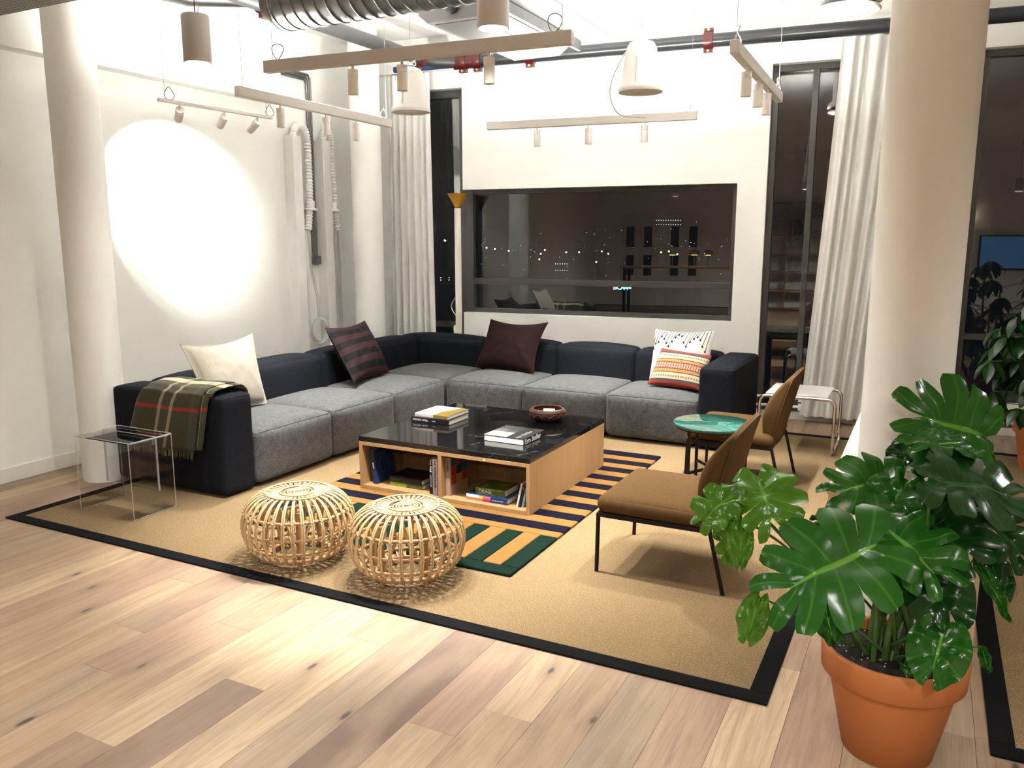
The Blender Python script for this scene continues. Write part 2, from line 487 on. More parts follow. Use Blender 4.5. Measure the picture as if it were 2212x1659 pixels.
M['leaf'] = m_leaf('monstera_leaf', (0.0094, 0.0667, 0.0065), (0.0188, 0.1131, 0.0101), (0.1087, 0.2900, 0.0319))
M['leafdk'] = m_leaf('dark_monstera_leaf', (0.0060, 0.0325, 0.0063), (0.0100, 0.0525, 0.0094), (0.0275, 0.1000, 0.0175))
M['leafnew'] = m_leaf('young_monstera_leaf', (.042, .135, .006), (.060, .170, .009), (.11, .25, .03))
M['leafsch'] = m_leaf('umbrella_leaf', (0.0095, 0.0374, 0.0095), (0.015, 0.0578, 0.0136), (0.034, 0.0952, 0.0272))
M['stem'] = plain('green_petiole', (0.0525, 0.119, 0.0224), .4, vary=.2, vscale=14)
M['bark'] = plain('brown_stem', (0.112, 0.07, 0.0385), .8, vary=.3, vscale=30)
M['cassette'] = plain('shaded_sheet_metal', (.13, .125, .12), .5)  # white unit's shade put into the colour as an even dark grey

# ---------------------------------------------------------------- the room shell
WA = R(5.02)
WM = Matrix.Translation((-1.02, 7.74, 0)) @ Matrix.Rotation(WA, 4, 'Z')   # window wall: local x along it, local y outwards
def wpt(s, y, z): return WM @ Vector((s, y, z))
ZC = 3.62

floor = box('floor', -5.75, 6.0, -5.0, 8.6, -.12, -.014, M['plank'])
struct(floor, 'wide oak plank floor'); floor.color = (.30, .20, .13, 1)
pm = MB().box(0, 1, 0, 1, -.0139, 0).build('plank', M['plank'], floor)
TONES = {'cream': (.45, .335, .215), 'pale': (.385, .275, .180), 'mid': (.320, .220, .145), 'pink': (.300, .196, .138), 'brown': (.195, .130, .092), 'dark': (.135, .086, .067), 'grey': (.285, .212, .148)}
SPEC = {0: [(.3, 'dark')], 1: [(.3, 'pale'), (2.116, 'pink')], 2: [(.3, 'mid'), (2.30, 'pale')], -1: [(.3, 'grey'), (2.9, 'mid')],
        -2: [(.3, 'cream'), (2.515, 'pale')], -3: [(.3, 'brown'), (2.04, 'cream')], -4: [(.3, 'brown'), (1.564, 'cream')],
        -5: [(.3, 'mid'), (2.36, 'pink')], -6: [(.3, 'grey'), (1.868, 'pink')], -7: [(.3, 'mid'), (2.15, 'brown')], -8: [(.3, 'pale'), (2.6, 'mid')]}
PW = .1915
first = True
rnd = random.Random(11)
for k in range(-20, 25):
    x0 = -1.67 + k*PW; x1 = x0 + PW
    if x0 < -5.49: x0 = -5.487
    if x1 < -5.4 or x0 > 2.6: continue
    under = x0 > -4.72 and x1 < -.46
    if k in SPEC:
        segs = [(a, SPEC[k][i+1][0] if i+1 < len(SPEC[k]) else 4.4, t) for i, (a, t) in enumerate(SPEC[k])]
        if k < -4: segs[-1] = (segs[-1][0], 3.2, segs[-1][2])
    else:
        y = .3 - rnd.random()*1.2; segs = []
        while y < 7.75:
            L = rnd.uniform(1.25, 2.15); segs.append((max(y, .3), y+L, rnd.choice(['cream', 'pale', 'mid', 'mid', 'pink', 'pink', 'brown', 'grey']))); y += L
    if k in SPEC and under: segs.append((6.7, 7.9, rnd.choice(['mid', 'grey', 'pink'])))
    for a, b, t in segs:
        if b <= .35: continue
        if under and a > 2.82 and b < 7.08: continue
        if under and a < 2.7: b = min(b, 3.0)
        if under and a > 2.7 and b > 7.0: a = max(a, 7.0)
        b = min(b, 7.75 + (x0 + 1.02)*.0875 - .03)
        if b - a < .05: continue
        o = pm if first else pm.copy()
        if not first: COL.objects.link(o)
        first = False
        o.location = (x0 + .0006, a + .0006, 0); o.scale = (x1 - x0 - .0012, b - a - .0012, 1)
        j = rnd.uniform(.93, 1.07)
        o.color = (*[c*j for c in TONES[t]], 1)

ceiling = struct(box('ceiling', -5.75, 6.0, -5.0, 8.6, ZC, ZC+.15, M['ceil']), 'white painted concrete ceiling')

# left wall with the boxed-out beam above it
wl = MB()
wl.box(-5.75, -5.487, -5.0, 5.93, 0, 2.835)
wl.box(-5.75, -5.35, -5.0, 5.93, 2.835, ZC)
wl.box(-5.80, -5.62, 5.93, 7.6, 0, ZC)
wall_left = struct(wl.build('wall_left', M['white']), 'white plaster wall with a boxed-out beam')
struct(box('baseboard_left', -5.487, -5.471, -5.0, 5.93, 0, .102, M['white_metal'], bevel=.003), 'white painted skirting board')

wb = MB()
wb.box(-4.75, -4.17, 0, .30, 0, 3.13)
wb.box(-4.75, 7.2, 0, .30, 3.13, ZC)
wb.box(-4.75, 7.2, -.06, 0, 3.30, ZC)          # boxed pelmet carrying the curtain rail
wb.box(-3.353, -.36, 0, .24, 2.128, 3.13)
wb.box(-3.353, -.36, 0, .24, 0, .872)
wb.box(-.615, -.36, 0, .24, .872, 2.128)
wb.box(1.14, 1.26, .04, .24, 0, 3.13)
wall_back = wb.build('wall_back', M['white']); wall_back.matrix_world = WM
struct(wall_back, 'white plastered window wall')
cb = MB(); cb.box(-.36, 7.2, -.035, .25, 0, .055); cb.box(-4.17, -3.353, -.0, .25, 0, .05)
trim = cb.build('trim_1', M['white_metal'], bevel=.004); trim.matrix_world = WM; struct(trim, 'white kerb under the tall windows')
cb = MB(); cb.box(1.26, 7.2, .02, .06, .085, .27)
trim2 = cb.build('trim_2', M['white_metal'], bevel=.004); trim2.matrix_world = WM; struct(trim2, 'white panel below the right-hand tall window')
struct(box('wall_right', 6.0, 6.15, -5.0, 8.6, 0, ZC, M['white']), 'white wall beyond the second rug')
struct(box('wall_rear', -5.75, 6.0, -5.15, -5.0, 0, ZC, M['white']), 'white wall behind the camera')

def window(name, s0, s1, z0, z1, mull, trans, fw=.055, y0=.09, y1=.17, side='both', label=''):
    w = sempty(name, label); w.matrix_world = WM
    fr = M['frame']
    def bar(n, a, b, c, d, ya=y0, yb=y1): MB().box(a, b, ya, yb, c, d).build(n, fr, w, bevel=.003)
    bar('top_rail', s0, s1, z1-fw, z1); bar('bottom_rail', s0, s1, z0, z0+fw)
    bar('side_stile', s0, s0+fw, z0+fw, z1-fw); bar('side_stile', s1-fw, s1, z0+fw, z1-fw)
    xs = [s0+fw] + [v for m_ in mull for v in (m_-.026, m_+.026)] + [s1-fw]
    zs = [z0+fw] + [v for t_ in trans for v in (t_[0], t_[1])] + [z1-fw]
    for m_ in mull: bar('mullion', m_-.026, m_+.026, z0+fw, z1-fw, y0-.012, y1)
    for t_ in trans:
        for i in range(0, len(xs), 2): bar('transom', xs[i], xs[i+1], t_[0], t_[1], y0+.004, y1-.004)
    for i in range(0, len(xs), 2):
        for j in range(0, len(zs), 2):
            MB().box(xs[i], xs[i+1], y0+.045, y0+.051, zs[j], zs[j+1]).build('pane', M['glass'], w)
    return w
window('window_1', -4.17, -3.353, .05, 3.13, [], [(.70, .76)], fw=.075, label='narrow tall dark window beside the floor lamp')
w2 = window('window_2', -3.353, -.612, .872, 2.128, [], [(1.165, 1.225)], fw=.045, label='wide landscape window above the sofa')
MB().box(-3.353, -3.27, .075, .17, .872, 2.128).build('side_stile', M['frame'], w2, bevel=.003)
window('window_3', -.36, 1.14, .055, 3.13, [.0, .58], [(.785, .835)], fw=.055, label='tall window between the plastered wall and the sheer curtain')
window('window_4', 1.26, 4.6, .27, 3.13, [3.0], [(.785, .835)], fw=.055, label='tall window behind the umbrella plant')
window('window_5', 4.6, 7.1, .27, 3.13, [5.8], [(.785, .835)], fw=.055, label='tall window at the far end of the wall')

def column(x, y, label):
    o = MB().lathe([(.15, 0), (.15, ZC)], 48, (x, y, 0)).build('column', M['white'])
    o['kind'] = 'structure'; o['label'] = label; return o
column(-5.0, 3.62, 'round white column at the near end of the sofa')
column(-5.13, 6.86, 'round white column in the corner behind the sofa')
column(-.05, 3.30, 'round white column behind the big potted plant')

# acoustic raft at the upper left
pr = MB().box(-5.48, -2.7, .9, 2.9, 2.80, 2.84).build('ceiling_raft', M['perfgrey'])
tag(pr, 'grey perforated acoustic raft hanging under the ceiling', 'ceiling panel')

# heating pipes along the kerb
for z, lb in ((.125, 'lower of two white heating pipes along the window kerb'), (.205, 'upper of two white heating pipes along the window kerb')):
    t_ = thing('heating_pipe', lb, 'pipe', group='heating pipes at the window')
    MB().tube([wpt(-.36, -.055, z), wpt(2.5, -.055, z)], .0125, 10).build('pipe_run', M['plastic'], t_)
    MB().box(.02, .055, -.075, -.035, z-.03, z+.03, mat=WM).build('pipe_clip', M['plastic'], t_)
    MB().box(.90, .935, -.075, 0.0, z-.02, z+.02, mat=WM).build('pipe_clip', M['plastic'], t_)

# curtains
def curtain(name, label, top, bot, zt, zb, folds, amp, nu=150, nv=30, seed=1):
    rn = random.Random(seed); ph = [rn.uniform(0, 6.28) for _ in range(4)]
    def fn(u, v):
        z = zt + (zb - zt)*v
        e = v**1.15
        s = (top[0] + (top[1]-top[0])*u)*(1-e) + (bot[0] + (bot[1]-bot[0])*u)*e
        f = folds
        uu = u + .02*math.sin(6.28*u*2.3+ph[0]) + .012*math.sin(u*17+v*1.5+ph[1])
        a = amp*(.75 + .5*math.sin(u*9+ph[2])**2)*(1 + .35*v)
        y = -.125 + a*math.sin(2*math.pi*f*uu + .25*math.sin(v*2+ph[3])) + .12*a*math.sin(4*math.pi*f*uu + 1.0 + v)
        return wpt(s + .25*a*math.cos(2*math.pi*f*uu), y, z)
    t_ = thing(name, label, 'curtain')
    MB().grid(fn, nu, nv).build('cloth', M['curtain'], t_)
    for i in range(int(folds)+1):
        s = top[0] + (top[1]-top[0])*(i+.25)/(folds+.5)
        MB().tube([wpt(s, -.085, zt), wpt(s, -.085, zt+.035)], .004, 6).build('hook', M['white_metal'], t_)
    return t_
curtain('curtain', 'cream lined curtain drawn beside the narrow window', (-4.13, -3.66), (-4.14, -3.62), 3.27, .03, 6, .022, 170, 30, 3)
curtain('curtain', 'sheer grey-white curtain falling behind the round column', (.19, .85), (.03, .62), 3.27, .06, 6.5, .024, 210, 40, 9)

# ---------------------------------------------------------------- lamps
def spot_light(name, loc, direction, watts, size, blend, parent, rad=.02):
    d = bpy.data.lights.new(name, 'SPOT'); d.energy = watts; d.spot_size = R(size); d.spot_blend = blend
    d.color = WARM; d.shadow_soft_size = rad
    o = bpy.data.objects.new(name, d); COL.objects.link(o); o.parent = parent
    o.location = loc; o.rotation_euler = Vector(direction).to_track_quat('-Z', 'Y').to_euler()
    return o

def head_mesh():
    a = MB()   # body with a shadow groove, open at the bottom
    a.lathe([(.0, .0), (.027, .0), (.027, -.034), (.0245, -.035), (.0245, -.038), (.027, -.039), (.027, -.122), (.0235, -.122), (.0235, -.100), (.0, -.100)], 28)
    return a
def track(label, A, B, ts, z=2.5, h=.062, w=.042, aims=None, up=True, group='suspended track lights', lit=True, watts=None, size=70, blend=.45):
    A = Vector((*A, z)); B = Vector((*B, z)); d = (B-A).normalized(); L = (B-A).length
    ang = math.atan2(d.y, d.x)
    t_ = thing('track_light', label, 'track light', A, ang, group)
    MB().box(0, L, -w/2, w/2, 0, h).build('rail', M['trackwhite'], t_, bevel=.003)
    for x in (.05, L-.05):
        MB().tube([(x, 0, h), (x, 0, ZC-z)], .0016, 5).build('suspension_wire', M['wirem'], t_)
        lp = [(x + (.035 if x < 1 else -.035) + .034*math.cos(a), .012*math.sin(a*2), h + .040 + .040*math.sin(a)) for a in [2*math.pi*i/22 for i in range(22)]]
        MB().tube(lp, .0024, 6, closed=True).build('cable_loop', M['dkcable'], t_)
    if up:
        MB().box(.06, L-.06, -.014, .014, h-.002, h+.0015).build('uplight_diffuser', M['lenssoft'], t_)
        ld = bpy.data.lights.new('uplight', 'AREA'); ld.shape = 'RECTANGLE'; ld.size = L-.14; ld.size_y = .03
        ld.energy = P_UP*L/1.7; ld.color = WARM
        lo = bpy.data.objects.new('uplight', ld); COL.objects.link(lo); lo.parent = t_
        lo.location = (L/2, 0, h+.008); lo.rotation_euler = (math.pi, 0, 0)
    for i, t in enumerate(ts):
        x = t*L
        if aims:
            loc = Vector((x, 0, -.03))
            wdir = Vector(aims[i]) - (A + d*x); wdir.normalize()
            ldir = Matrix.Rotation(-ang, 3, 'Z') @ wdir
        else:
            loc = Vector((x, 0, -.022)); ldir = Vector((0, 0, -1))
        hd = head_mesh().build('spot_head', M['white_metal'], t_)
        hd.location = loc; hd.rotation_euler = ldir.to_track_quat('-Z', 'Y').to_euler()
        MB().lathe([(.0, -.0985), (.0235, -.0985)], 24).build('lens', M['lens'] if lit else M['black'], hd)
        MB().tube([(x, 0, 0), loc + (ldir*.006)], .007, 8).build('stem', M['white_metal'], t_)
        spot_light('spot_beam', loc + ldir*.112, ldir, watts or P_SPOT, size, blend, t_, .018)
    return t_

track('long white track light over the coffee table, nearest of the five', (-3.27, 3.511), (-1.547, 3.646), (.317, .484, .759), lit=False, up=False, watts=P_SPOT*1.35)
track('white track light above the back of the sofa in front of the wide window', (-3.314, 6.066), (-1.648, 6.261), (.254, .505, .767))
track('white track light running along above the sofa on the column side', (-3.93, 3.959), (-3.929, 5.584), (.233, .519, .727))
track('white track light over the brown chairs, hanging by the sheer curtain', (-.929, 4.161), (-.976, 5.746), (.231, .468, .675))
track('thin white track light aiming its heads at the bare wall', (-4.53, 3.875), (-4.449, 4.816), (.168, .551, .86), h=.022, w=.026,
      aims=[(-5.487, 4.70, 1.98), (-5.487, 4.84, 1.98), (-5.487, 4.92, 1.98)], up=False, watts=P_WALLSPOT, size=62, blend=.14)

def pendant(x, y, z, label, r=.068, h=.23, watts=None):
    t_ = thing('pendant_downlight', label, 'pendant lamp', (x, y, z), 0, 'cylinder pendant lamps')
    a = MB(); a.lathe([(.0, h), (r-.006, h), (r, h-.006), (r, 0), (r-.006, 0), (r-.006, .03), (0, .03)], 40)
    a.build('shade', M['trackwhite'], t_)
    MB().lathe([(0, .028), (r-.008, .028)], 32).build('diffuser', M['lens'], t_)
    MB().tube([(0, 0, h), (0, 0, ZC-z)], .003, 6).build('cord', M['dkcable'], t_)
    MB().tube([(.018, 0, h), (.03, 0, h+.04), (.012, 0, h+.075), (0, 0, h+.10)], .0025, 6).build('cable_tail', M['cable'], t_)
    spot_light('down_beam', (0, 0, .004), (0, 0, -1), watts or P_PEND, 164, .9, t_, .04)
    return t_
pendant(-3.39, 3.16, 2.50, 'white cylinder pendant lamp hanging in front of the bright wall', watts=38)
pendant(-1.736, 3.232, 2.50, 'white cylinder pendant lamp with lit rim above the near track', watts=38)
pendant(2.0, 3.6, 2.50, 'white cylinder pendant lamp over the second rug')
for x, y, w, lb in ((-2.7, 1.0, 30, 'white cylinder pendant lamp over the bare planks'), (-.75, .15, 48, 'white cylinder pendant lamp above the camera'),
              (1.05, .15, 85, 'white cylinder pendant lamp on the far side of the camera'), (-3.2, -1.6, 80, 'white cylinder pendant lamp added for fill light over the study table end'), (.2, -1.8, 430, 'white cylinder pendant lamp over the study table'), (3.0, -1.6, 90, 'white cylinder pendant lamp added for fill light by the far wall of the study end')):  # the three study-end pendants are added for frontal fill light
    pendant(x, y, 2.50, lb, watts=w)

# ---------------------------------------------------------------- services under the ceiling
du = thing('spiral_duct', 'large galvanised spiral duct under the ceiling', 'duct', (-3.74, 4.15, 3.05))
MB().lathe([(.150, 0), (.150, 2.2)], 48, mat=Matrix.Rotation(R(90), 4, 'Y')).build('duct_body', M['galv'], du)
hx = [(.01 + 2.18*i/900, .152*math.cos(2*math.pi*i/900*26), .152*math.sin(2*math.pi*i/900*26)) for i in range(901)]
MB().tube(hx, .0055, 5).build('spiral_seam', M['galv'], du)
MB().lathe([(.156, -.01), (.156, .035), (.150, .04)], 48, mat=Matrix.Rotation(R(90), 4, 'Y')).build('end_collar', M['galv'], du)

Z0 = 3.27
mpA, mpB = Vector((-4.12, 7.02, Z0)), Vector((1.8, 7.58, Z0))
sp = thing('sprinkler_main', 'dark grey sprinkler main with red couplings under the ceiling', 'pipe')
MB().tube([mpA, mpB], .056, 20).build('pipe_run', M['pipe'], sp)
def coupling(P, d, parent, w=.075, r=.075):
    P = Vector(P); d = Vector(d).normalized()
    q = d.to_track_quat('Z', 'Y').to_matrix().to_4x4(); mt = Matrix.Translation(P) @ q
    c = MB()
    c.lathe([(.057, -w/2), (r-.004, -w/2), (r, -w/4), (r, w/4), (r-.004, w/2), (.057, w/2)], 28, mat=mt)
    c.box(-.022, .022, r-.012, r+.022, -w/2, w/2, mat=mt); c.box(-.022, .022, -r-.022, -r+.012, -w/2, w/2, mat=mt)
    o = c.build('red_coupling', M['red'], parent)
    for s in (1, -1):
        MB().tube([mt @ Vector((-.034, s*(r+.008), 0)), mt @ Vector((.034, s*(r+.008), 0))], .010, 6, smooth=False).build('bolt', M['brass'], o)
dm = (mpB-mpA).normalized()
for t in (.03, .18, .70, 2.30, 4.9): coupling(mpA + dm*t, dm, sp)
MB().tube([mpA + dm*-.06, mpA + dm*.2], .064, 20).build('red_tee', M['red'], sp)
MB().tube([mpA + dm*-.02, (-4.33, 6.88, Z0), (-4.38, 6.72, Z0)], .052, 16).build('elbow_pipe', M['pipe2'], sp)
coupling((-4.38, 6.70, Z0), (0, 1, 0), sp)
MB().tube([(-4.38, 3.4, Z0), (-4.38, 6.70, Z0)], .057, 20).build('branch_pipe', M['pipe2'], sp)
coupling((-4.38, 4.72, Z0), (0, 1, 0), sp)
MB().tube([mpA + dm*.33 + Vector((0,0,.0)) + Vector((0, .058*math.cos(a), .058*math.sin(a))) for a in [6.283*i/20 for i in range(20)]], .006, 6, closed=True).build('white_strap', M['plastic'], sp)
bp = MB().tube([wpt(-4.05, -.12, 3.325), wpt(-3.2, -.12, 3.325)], .030, 14).build('water_pipe', M['blue'])
tag(bp, 'blue water pipe behind the red couplings', 'pipe')

cbm = thing('ceiling_cassette', 'white perforated ventilation beam hanging below the ceiling', 'ventilation unit', (-2.95, 4.93, 3.05))
pf = [(-.20, 0), (.20, 0), (.27, .055), (.27, .15), (-.27, .15), (-.27, .055)]
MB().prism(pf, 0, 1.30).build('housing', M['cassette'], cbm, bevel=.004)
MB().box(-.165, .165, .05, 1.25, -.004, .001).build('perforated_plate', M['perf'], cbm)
MB().lathe([(.05, 0), (.05, .02), (.028, .03), (0, .03)], 24, mat=Matrix.Translation((.0, -.001, .085)) @ Matrix.Rotation(R(90), 4, 'X')).build('black_valve', M['black'], cbm)
MB().box(.33, .36, -.1, 1.35, .03, .10).build('angle_rail', M['galv'], cbm)
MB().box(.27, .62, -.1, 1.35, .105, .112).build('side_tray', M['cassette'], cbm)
for y in (.3, 1.1): MB().tube([(-.15, y, .15), (-.15, y, ZC-3.05)], .004, 6).build('hanger_rod', M['wirem'], cbm)

for A_, B_, lb in (((-2.75, 4.75, 3.30), (-1.55, 4.86, 3.30), 'pale timber batten above the ventilation beam'), ((-1.35, 6.30, 3.33), (-.75, 6.36, 3.33), 'pale timber batten above the dark sprinkler main')):
    A_, B_ = Vector(A_), Vector(B_); d = (B_-A_); an = math.atan2(d.y, d.x)
    o = MB().box(0, d.length, -.025, .025, 0, .04).build('timber_batten', M['timber']); o.location = A_; o.rotation_euler = (0, 0, an)
    tag(o, lb, 'batten')
o = MB().tube([(-4.95, 3.75, 3.32), (-4.9, 4.5, 3.34), (-4.6, 4.95, 3.40), (-4.3, 5.2, 3.5)], .075, 20).build('foil_duct', M['galv']); tag(o, 'silver foil hose duct beside the near column top', 'duct')

df = thing('air_diffuser', 'round white perforated air diffuser under the ceiling', 'diffuser', (-.60, 5.72, 3.0))
MB().lathe([(0, 0), (.185, 0), (.20, .010), (.20, .018), (.185, .026), (0, .026)], 48).build('face_plate', M['white_metal'], df)
MB().lathe([(.165, .026), (.165, .075)], 40).build('dark_slot', M['pipe'], df)
MB().lathe([(.205, .060), (.205, .10), (.16, .14), (.16, ZC-3.0)], 40).build('neck', M['white_metal'], df)
hd = MB()
for rr in (.05, .08, .11, .14):
    for i in range(int(rr*230)):
        a = 2*math.pi*i/int(rr*230); hd.box(rr*math.cos(a)-.004, rr*math.cos(a)+.004, rr*math.sin(a)-.004, rr*math.sin(a)+.004, -.001, .0005)
o = hd.build('perforations', M['pipe'], df); o['kind'] = 'stuff'

def speaker(x, y, z, label, cable):
    t_ = thing('pendant_speaker', label, 'loudspeaker', (x, y, z), 0, 'pendant loudspeakers')
    MB().lathe([(.0, .012), (.128, .012), (.133, .0), (.135, .012), (.132, .028), (.122, .036), (.100, .20), (.088, .26), (.072, .285), (.04, .298), (0, .30)], 44).build('cabinet', M['white_metal'], t_)
    MB().lathe([(0, .006), (.126, .006)], 40).build('grille', M['trackwhite'], t_)
    for a in (.6, 2.7, 4.8):
        MB().tube([(.103*math.cos(a), .103*math.sin(a), .19), (.118*math.cos(a), .118*math.sin(a), .045)], .007, 6).build('rib', M['white_metal'], t_)
    for s in (-.04, .04):
        MB().tube([(s, 0, .29), (0, 0, .38)], .0018, 5).build('bridle', M['wirem'], t_)
    MB().tube([(0, 0, .38), (0, 0, ZC-z)], .0018, 5).build('suspension_wire', M['wirem'], t_)
    MB().tube([(.04*math.cos(a), .04*math.sin(a), .335 + .02*math.sin(a*1.5)) for a in [6.283*i/40*2.4 for i in range(41)]], .003, 6).build('cable_coil', M['cable'], t_)
    if cable:
        MB().tube(cable, .0045, 8).build('speaker_cable', M['cable'], t_)
speaker(-3.31, 4.955, 2.49, 'white pendant loudspeaker in front of the cream curtain', None)
cp = []
for i in range(31):
    t = i/30
    P = [(0, 0, .31), (-.09, -.05, .22), (-.16, -.10, .02), (-.10, -.10, -.13), (.06, -.05, -.155)]
    k = min(3, int(t*4)); f = t*4-k
    p0, p1, p2, p3 = [Vector(P[max(0, min(4, j))]) for j in (k-1, k, k+1, k+2)]
    cp.append(.5*((2*p1) + (p2-p0)*f + (2*p0-5*p1+4*p2-p3)*f*f + (3*p1-p0-3*p2+p3)*f**3))
speaker(-1.662, 4.98, 2.50, 'white pendant loudspeaker with a dangling cable before the window wall', cp)

cd = thing('conduit_run', 'three galvanised conduits bending down the corner wall', 'conduit')
for i in range(3):
    y = 6.565 + i*.026; z = 3.16 + i*.026
    MB().tube([(-5.60, 5.94, z), (-5.60, y-.03, z), (-5.60, y, z-.03), (-5.60, y, 1.45)], .011, 10).build('conduit', M['galv'], cd)
MB().box(-5.62, -5.57, 6.55, 6.645, 1.38, 1.46).build('junction_box', M['galv'], cd)

def trunk(y, dy, label, coil_z):
    t_ = thing('cable_trunking', label, 'cable trunking', (-5.56, y, 0), 0, 'cable trunkings on the corner wall')
    MB().box(-.06, .06, -.06, .06, 0, 2.60).build('channel', M['plastic'], t_, bevel=.006)
    pts = []
    for i in range(281):
        t = i/280
        if t < .35:
            a = math.pi*(t/.35); pts.append((.01 + .03*t, dy/2 - dy/2*math.cos(a), 2.58 + .13*math.sin(a)))
        else:
            u = (t-.35)/.65; pts.append((.02+.02*u, dy - .06*u**3*(1 if dy > .14 else -.6), 2.58 - .86*u))
    MB().tube(pts, lambda t: .0335 + .0035*math.sin(t*280*.95), 14).build('corrugated_hose', M['plastic'], t_)
    MB().lathe([(.037, 0), (.065, 0), (.065, .014), (.044, .022), (.044, .085), (.037, .09)], 24, (.035, dy-.01, 1.91)).build('hose_collar', M['plastic'], t_)
    ex = Vector(pts[-1]); cz = coil_z
    for k in (0, 1):
        MB().tube([ex + Vector((0, .012*k-.006, .02)), ex + Vector((0, .01+.015*k, -.35)), (.05, dy+.02+.03*k, cz+.30), (.05, dy+.03+.02*k, cz+.12)], .0065, 8).build('cable', M['cable'], t_)
    for k in range(4):
        rr = .108 + .007*k
        MB().tube([(.06+.008*math.sin(a*2+k), dy+.03 + rr*math.cos(a), cz + rr*1.05*math.sin(a)) for a in [6.283*i/36 for i in range(36)]], .0065, 6, closed=True).build('cable_coil', M['cable'], t_)
trunk(6.28, .19, 'white cable trunking with corrugated hose and cable coil next to the bare wall', .72)
trunk(6.715, .11, 'white cable trunking with corrugated hose next to the corner column', .56)

# ---------------------------------------------------------------- rugs
rg = thing('sisal_rug', 'large natural sisal rug with black border under the sofa', 'rug', group='sisal rugs')
def sisal(t_, x0, x1, y0, y1, b=.075):
    MB().box(x0+b-.004, x1-b+.004, y0+b-.004, y1-b+.004, 0.0004, .0075).build('woven_field', M['sisal'], t_)
    for nm, a in (('border', (x0, x1, y0, y0+b)), ('border', (x0, x1, y1-b, y1)), ('border', (x0, x0+b, y0+b, y1-b)), ('border', (x1-b, x1, y0+b, y1-b))):
        MB().box(a[0], a[1], a[2], a[3], 0.0004, .009).build(nm, M['blackband'], t_, bevel=.003)
sisal(rg, -4.77, -.40, 2.765, 7.13)
rg2 = thing('sisal_rug', 'natural sisal rug with black border beyond the birch bench', 'rug', group='sisal rugs')
sisal(rg2, .285, 4.6, 2.80, 7.15)

# tufted striped rug: carved stripes, each its own piece of pile
sr = thing('striped_rug', 'tufted rug with navy, ochre and green stripes under the coffee table', 'rug')
zb, zt = .0080, .0225
SX0, SX1, SY0, SY1 = -3.475, -1.708, 3.335, 5.825
def stripe(nm, x0, x1, y0, y1, m): MB().box(x0+.001, x1-.001, y0+.001, y1-.001, zb, zt).build(nm, m, sr, bevel=.006, seg=2)
stripe('green_border', SX0, SX1, SY0, 3.43, M['green'])
nT = 17; wT = (SX1-SX0)/nT
for i in range(nT):
    stripe('green_tooth' if i % 2 == 0 else 'ochre_tooth', SX0+i*wT, SX0+(i+1)*wT, 3.43, 3.905, M['green'] if i % 2 == 0 else M['ochre'])
stripe('ochre_band', SX0, SX1, 3.905, 3.985, M['ochre'])
y = 3.985
for i in range(9):
    w = .108 if i < 8 else SY1-y
    stripe('navy_stripe', SX0, SX1, y, y+w, M['navy']); y += w
    if i < 8: stripe('ochre_stripe', SX0, SX1, y, y+.1055, M['ochre']); y += .1055

# ---------------------------------------------------------------- sofa
def puff(w, d, h, r, bt=.03, bs=.02, n=16):
    """puffed upholstered block, origin at bottom centre"""
    b = MB(); hx, hy, hz = w/2, d/2, h/2
    def q(p):
        x, y, z = p
        # round the box
        ix, iy, iz = hx-r, hy-r, hz-r
        c = Vector((max(-ix, min(ix, x)), max(-iy, min(iy, y)), max(-iz, min(iz, z))))
        dv = Vector((x, y, z)) - c
        if dv.length > 1e-9: dv = dv.normalized()*r
        v = c + dv
        u, t, s = x/hx, y/hy, z/hz
        f = lambda a: max(0.0, 1-abs(a)**2.6)
        v.z += (bt if z > 0 else .0)*f(u)*f(t)*max(0.0, s)**2
        v.x += math.copysign(bs*f(t)*f(s)*abs(u)**3, x); v.y += math.copysign(bs*f(u)*f(s)*abs(t)**3, y)
        v.z += hz
        return v
    def face(o, a, c):
        b.grid(lambda i, j: q(Vector(o) + Vector(a)*(0.5-.5*math.cos(math.pi*i)) + Vector(c)*(0.5-.5*math.cos(math.pi*j))), n, n, uv=False)
    face((-hx,-hy,hz), (w,0,0), (0,d,0)); face((-hx,hy,-hz), (w,0,0), (0,-d,0))
    face((-hx,-hy,-hz), (w,0,0), (0,0,h)); face((hx,hy,-hz), (-w,0,0), (0,0,h))
    face((hx,-hy,-hz), (0,d,0), (0,0,h)); face((-hx,hy,-hz), (0,-d,0), (0,0,h))
    return b, q
def block(name, x0, x1, y0, y1, z0, z1, m, seam, parent, r=.035, bt=.035, bs=.018, seams='nesw'):
    w, d, h = x1-x0, y1-y0, z1-z0
    b, q = puff(w, d, h, r, bt, bs)
    o = b.build(name, m, parent); o.location = ((x0+x1)/2, (y0+y1)/2, z0)
    k = .5*r/ (h/2)
    def edge(fx):
        P = [Vector(q(Vector(fx(i/20)))) for i in range(21)]
        MB().tube(P, .0032, 5).build('seam', seam, o)
    hx, hy, hz = w/2, d/2, h/2; e = .2*r
    if 's' in seams: edge(lambda t: (-hx+e+(w-2*e)*t, -hy, hz))
    if 'n' in seams: edge(lambda t: (-hx+e+(w-2*e)*t, hy, hz))
    if 'e' in seams: edge(lambda t: (hx, -hy+e+(d-2*e)*t, hz))
    if 'w' in seams: edge(lambda t: (-hx, -hy+e+(d-2*e)*t, hz))
    return o
so = thing('sectional_sofa', 'L-shaped sofa with grey seats and charcoal backs and arms', 'sofa')
g = .003
Ys = [3.875, 4.655, 5.445, 6.225]
ZS = .385
for i in range(3):
    block('seat_cushion', -4.60, -3.845, Ys[i]+g, Ys[i+1]-g, .03, ZS, M['seatgrey'], M['seam'], so, .045, .045, .020, 'ens')
block('seat_cushion', -4.60, -3.845, 6.225+g, 6.965, .03, ZS, M['seatgrey'], M['seam'], so, .045, .045, .015, 'es')
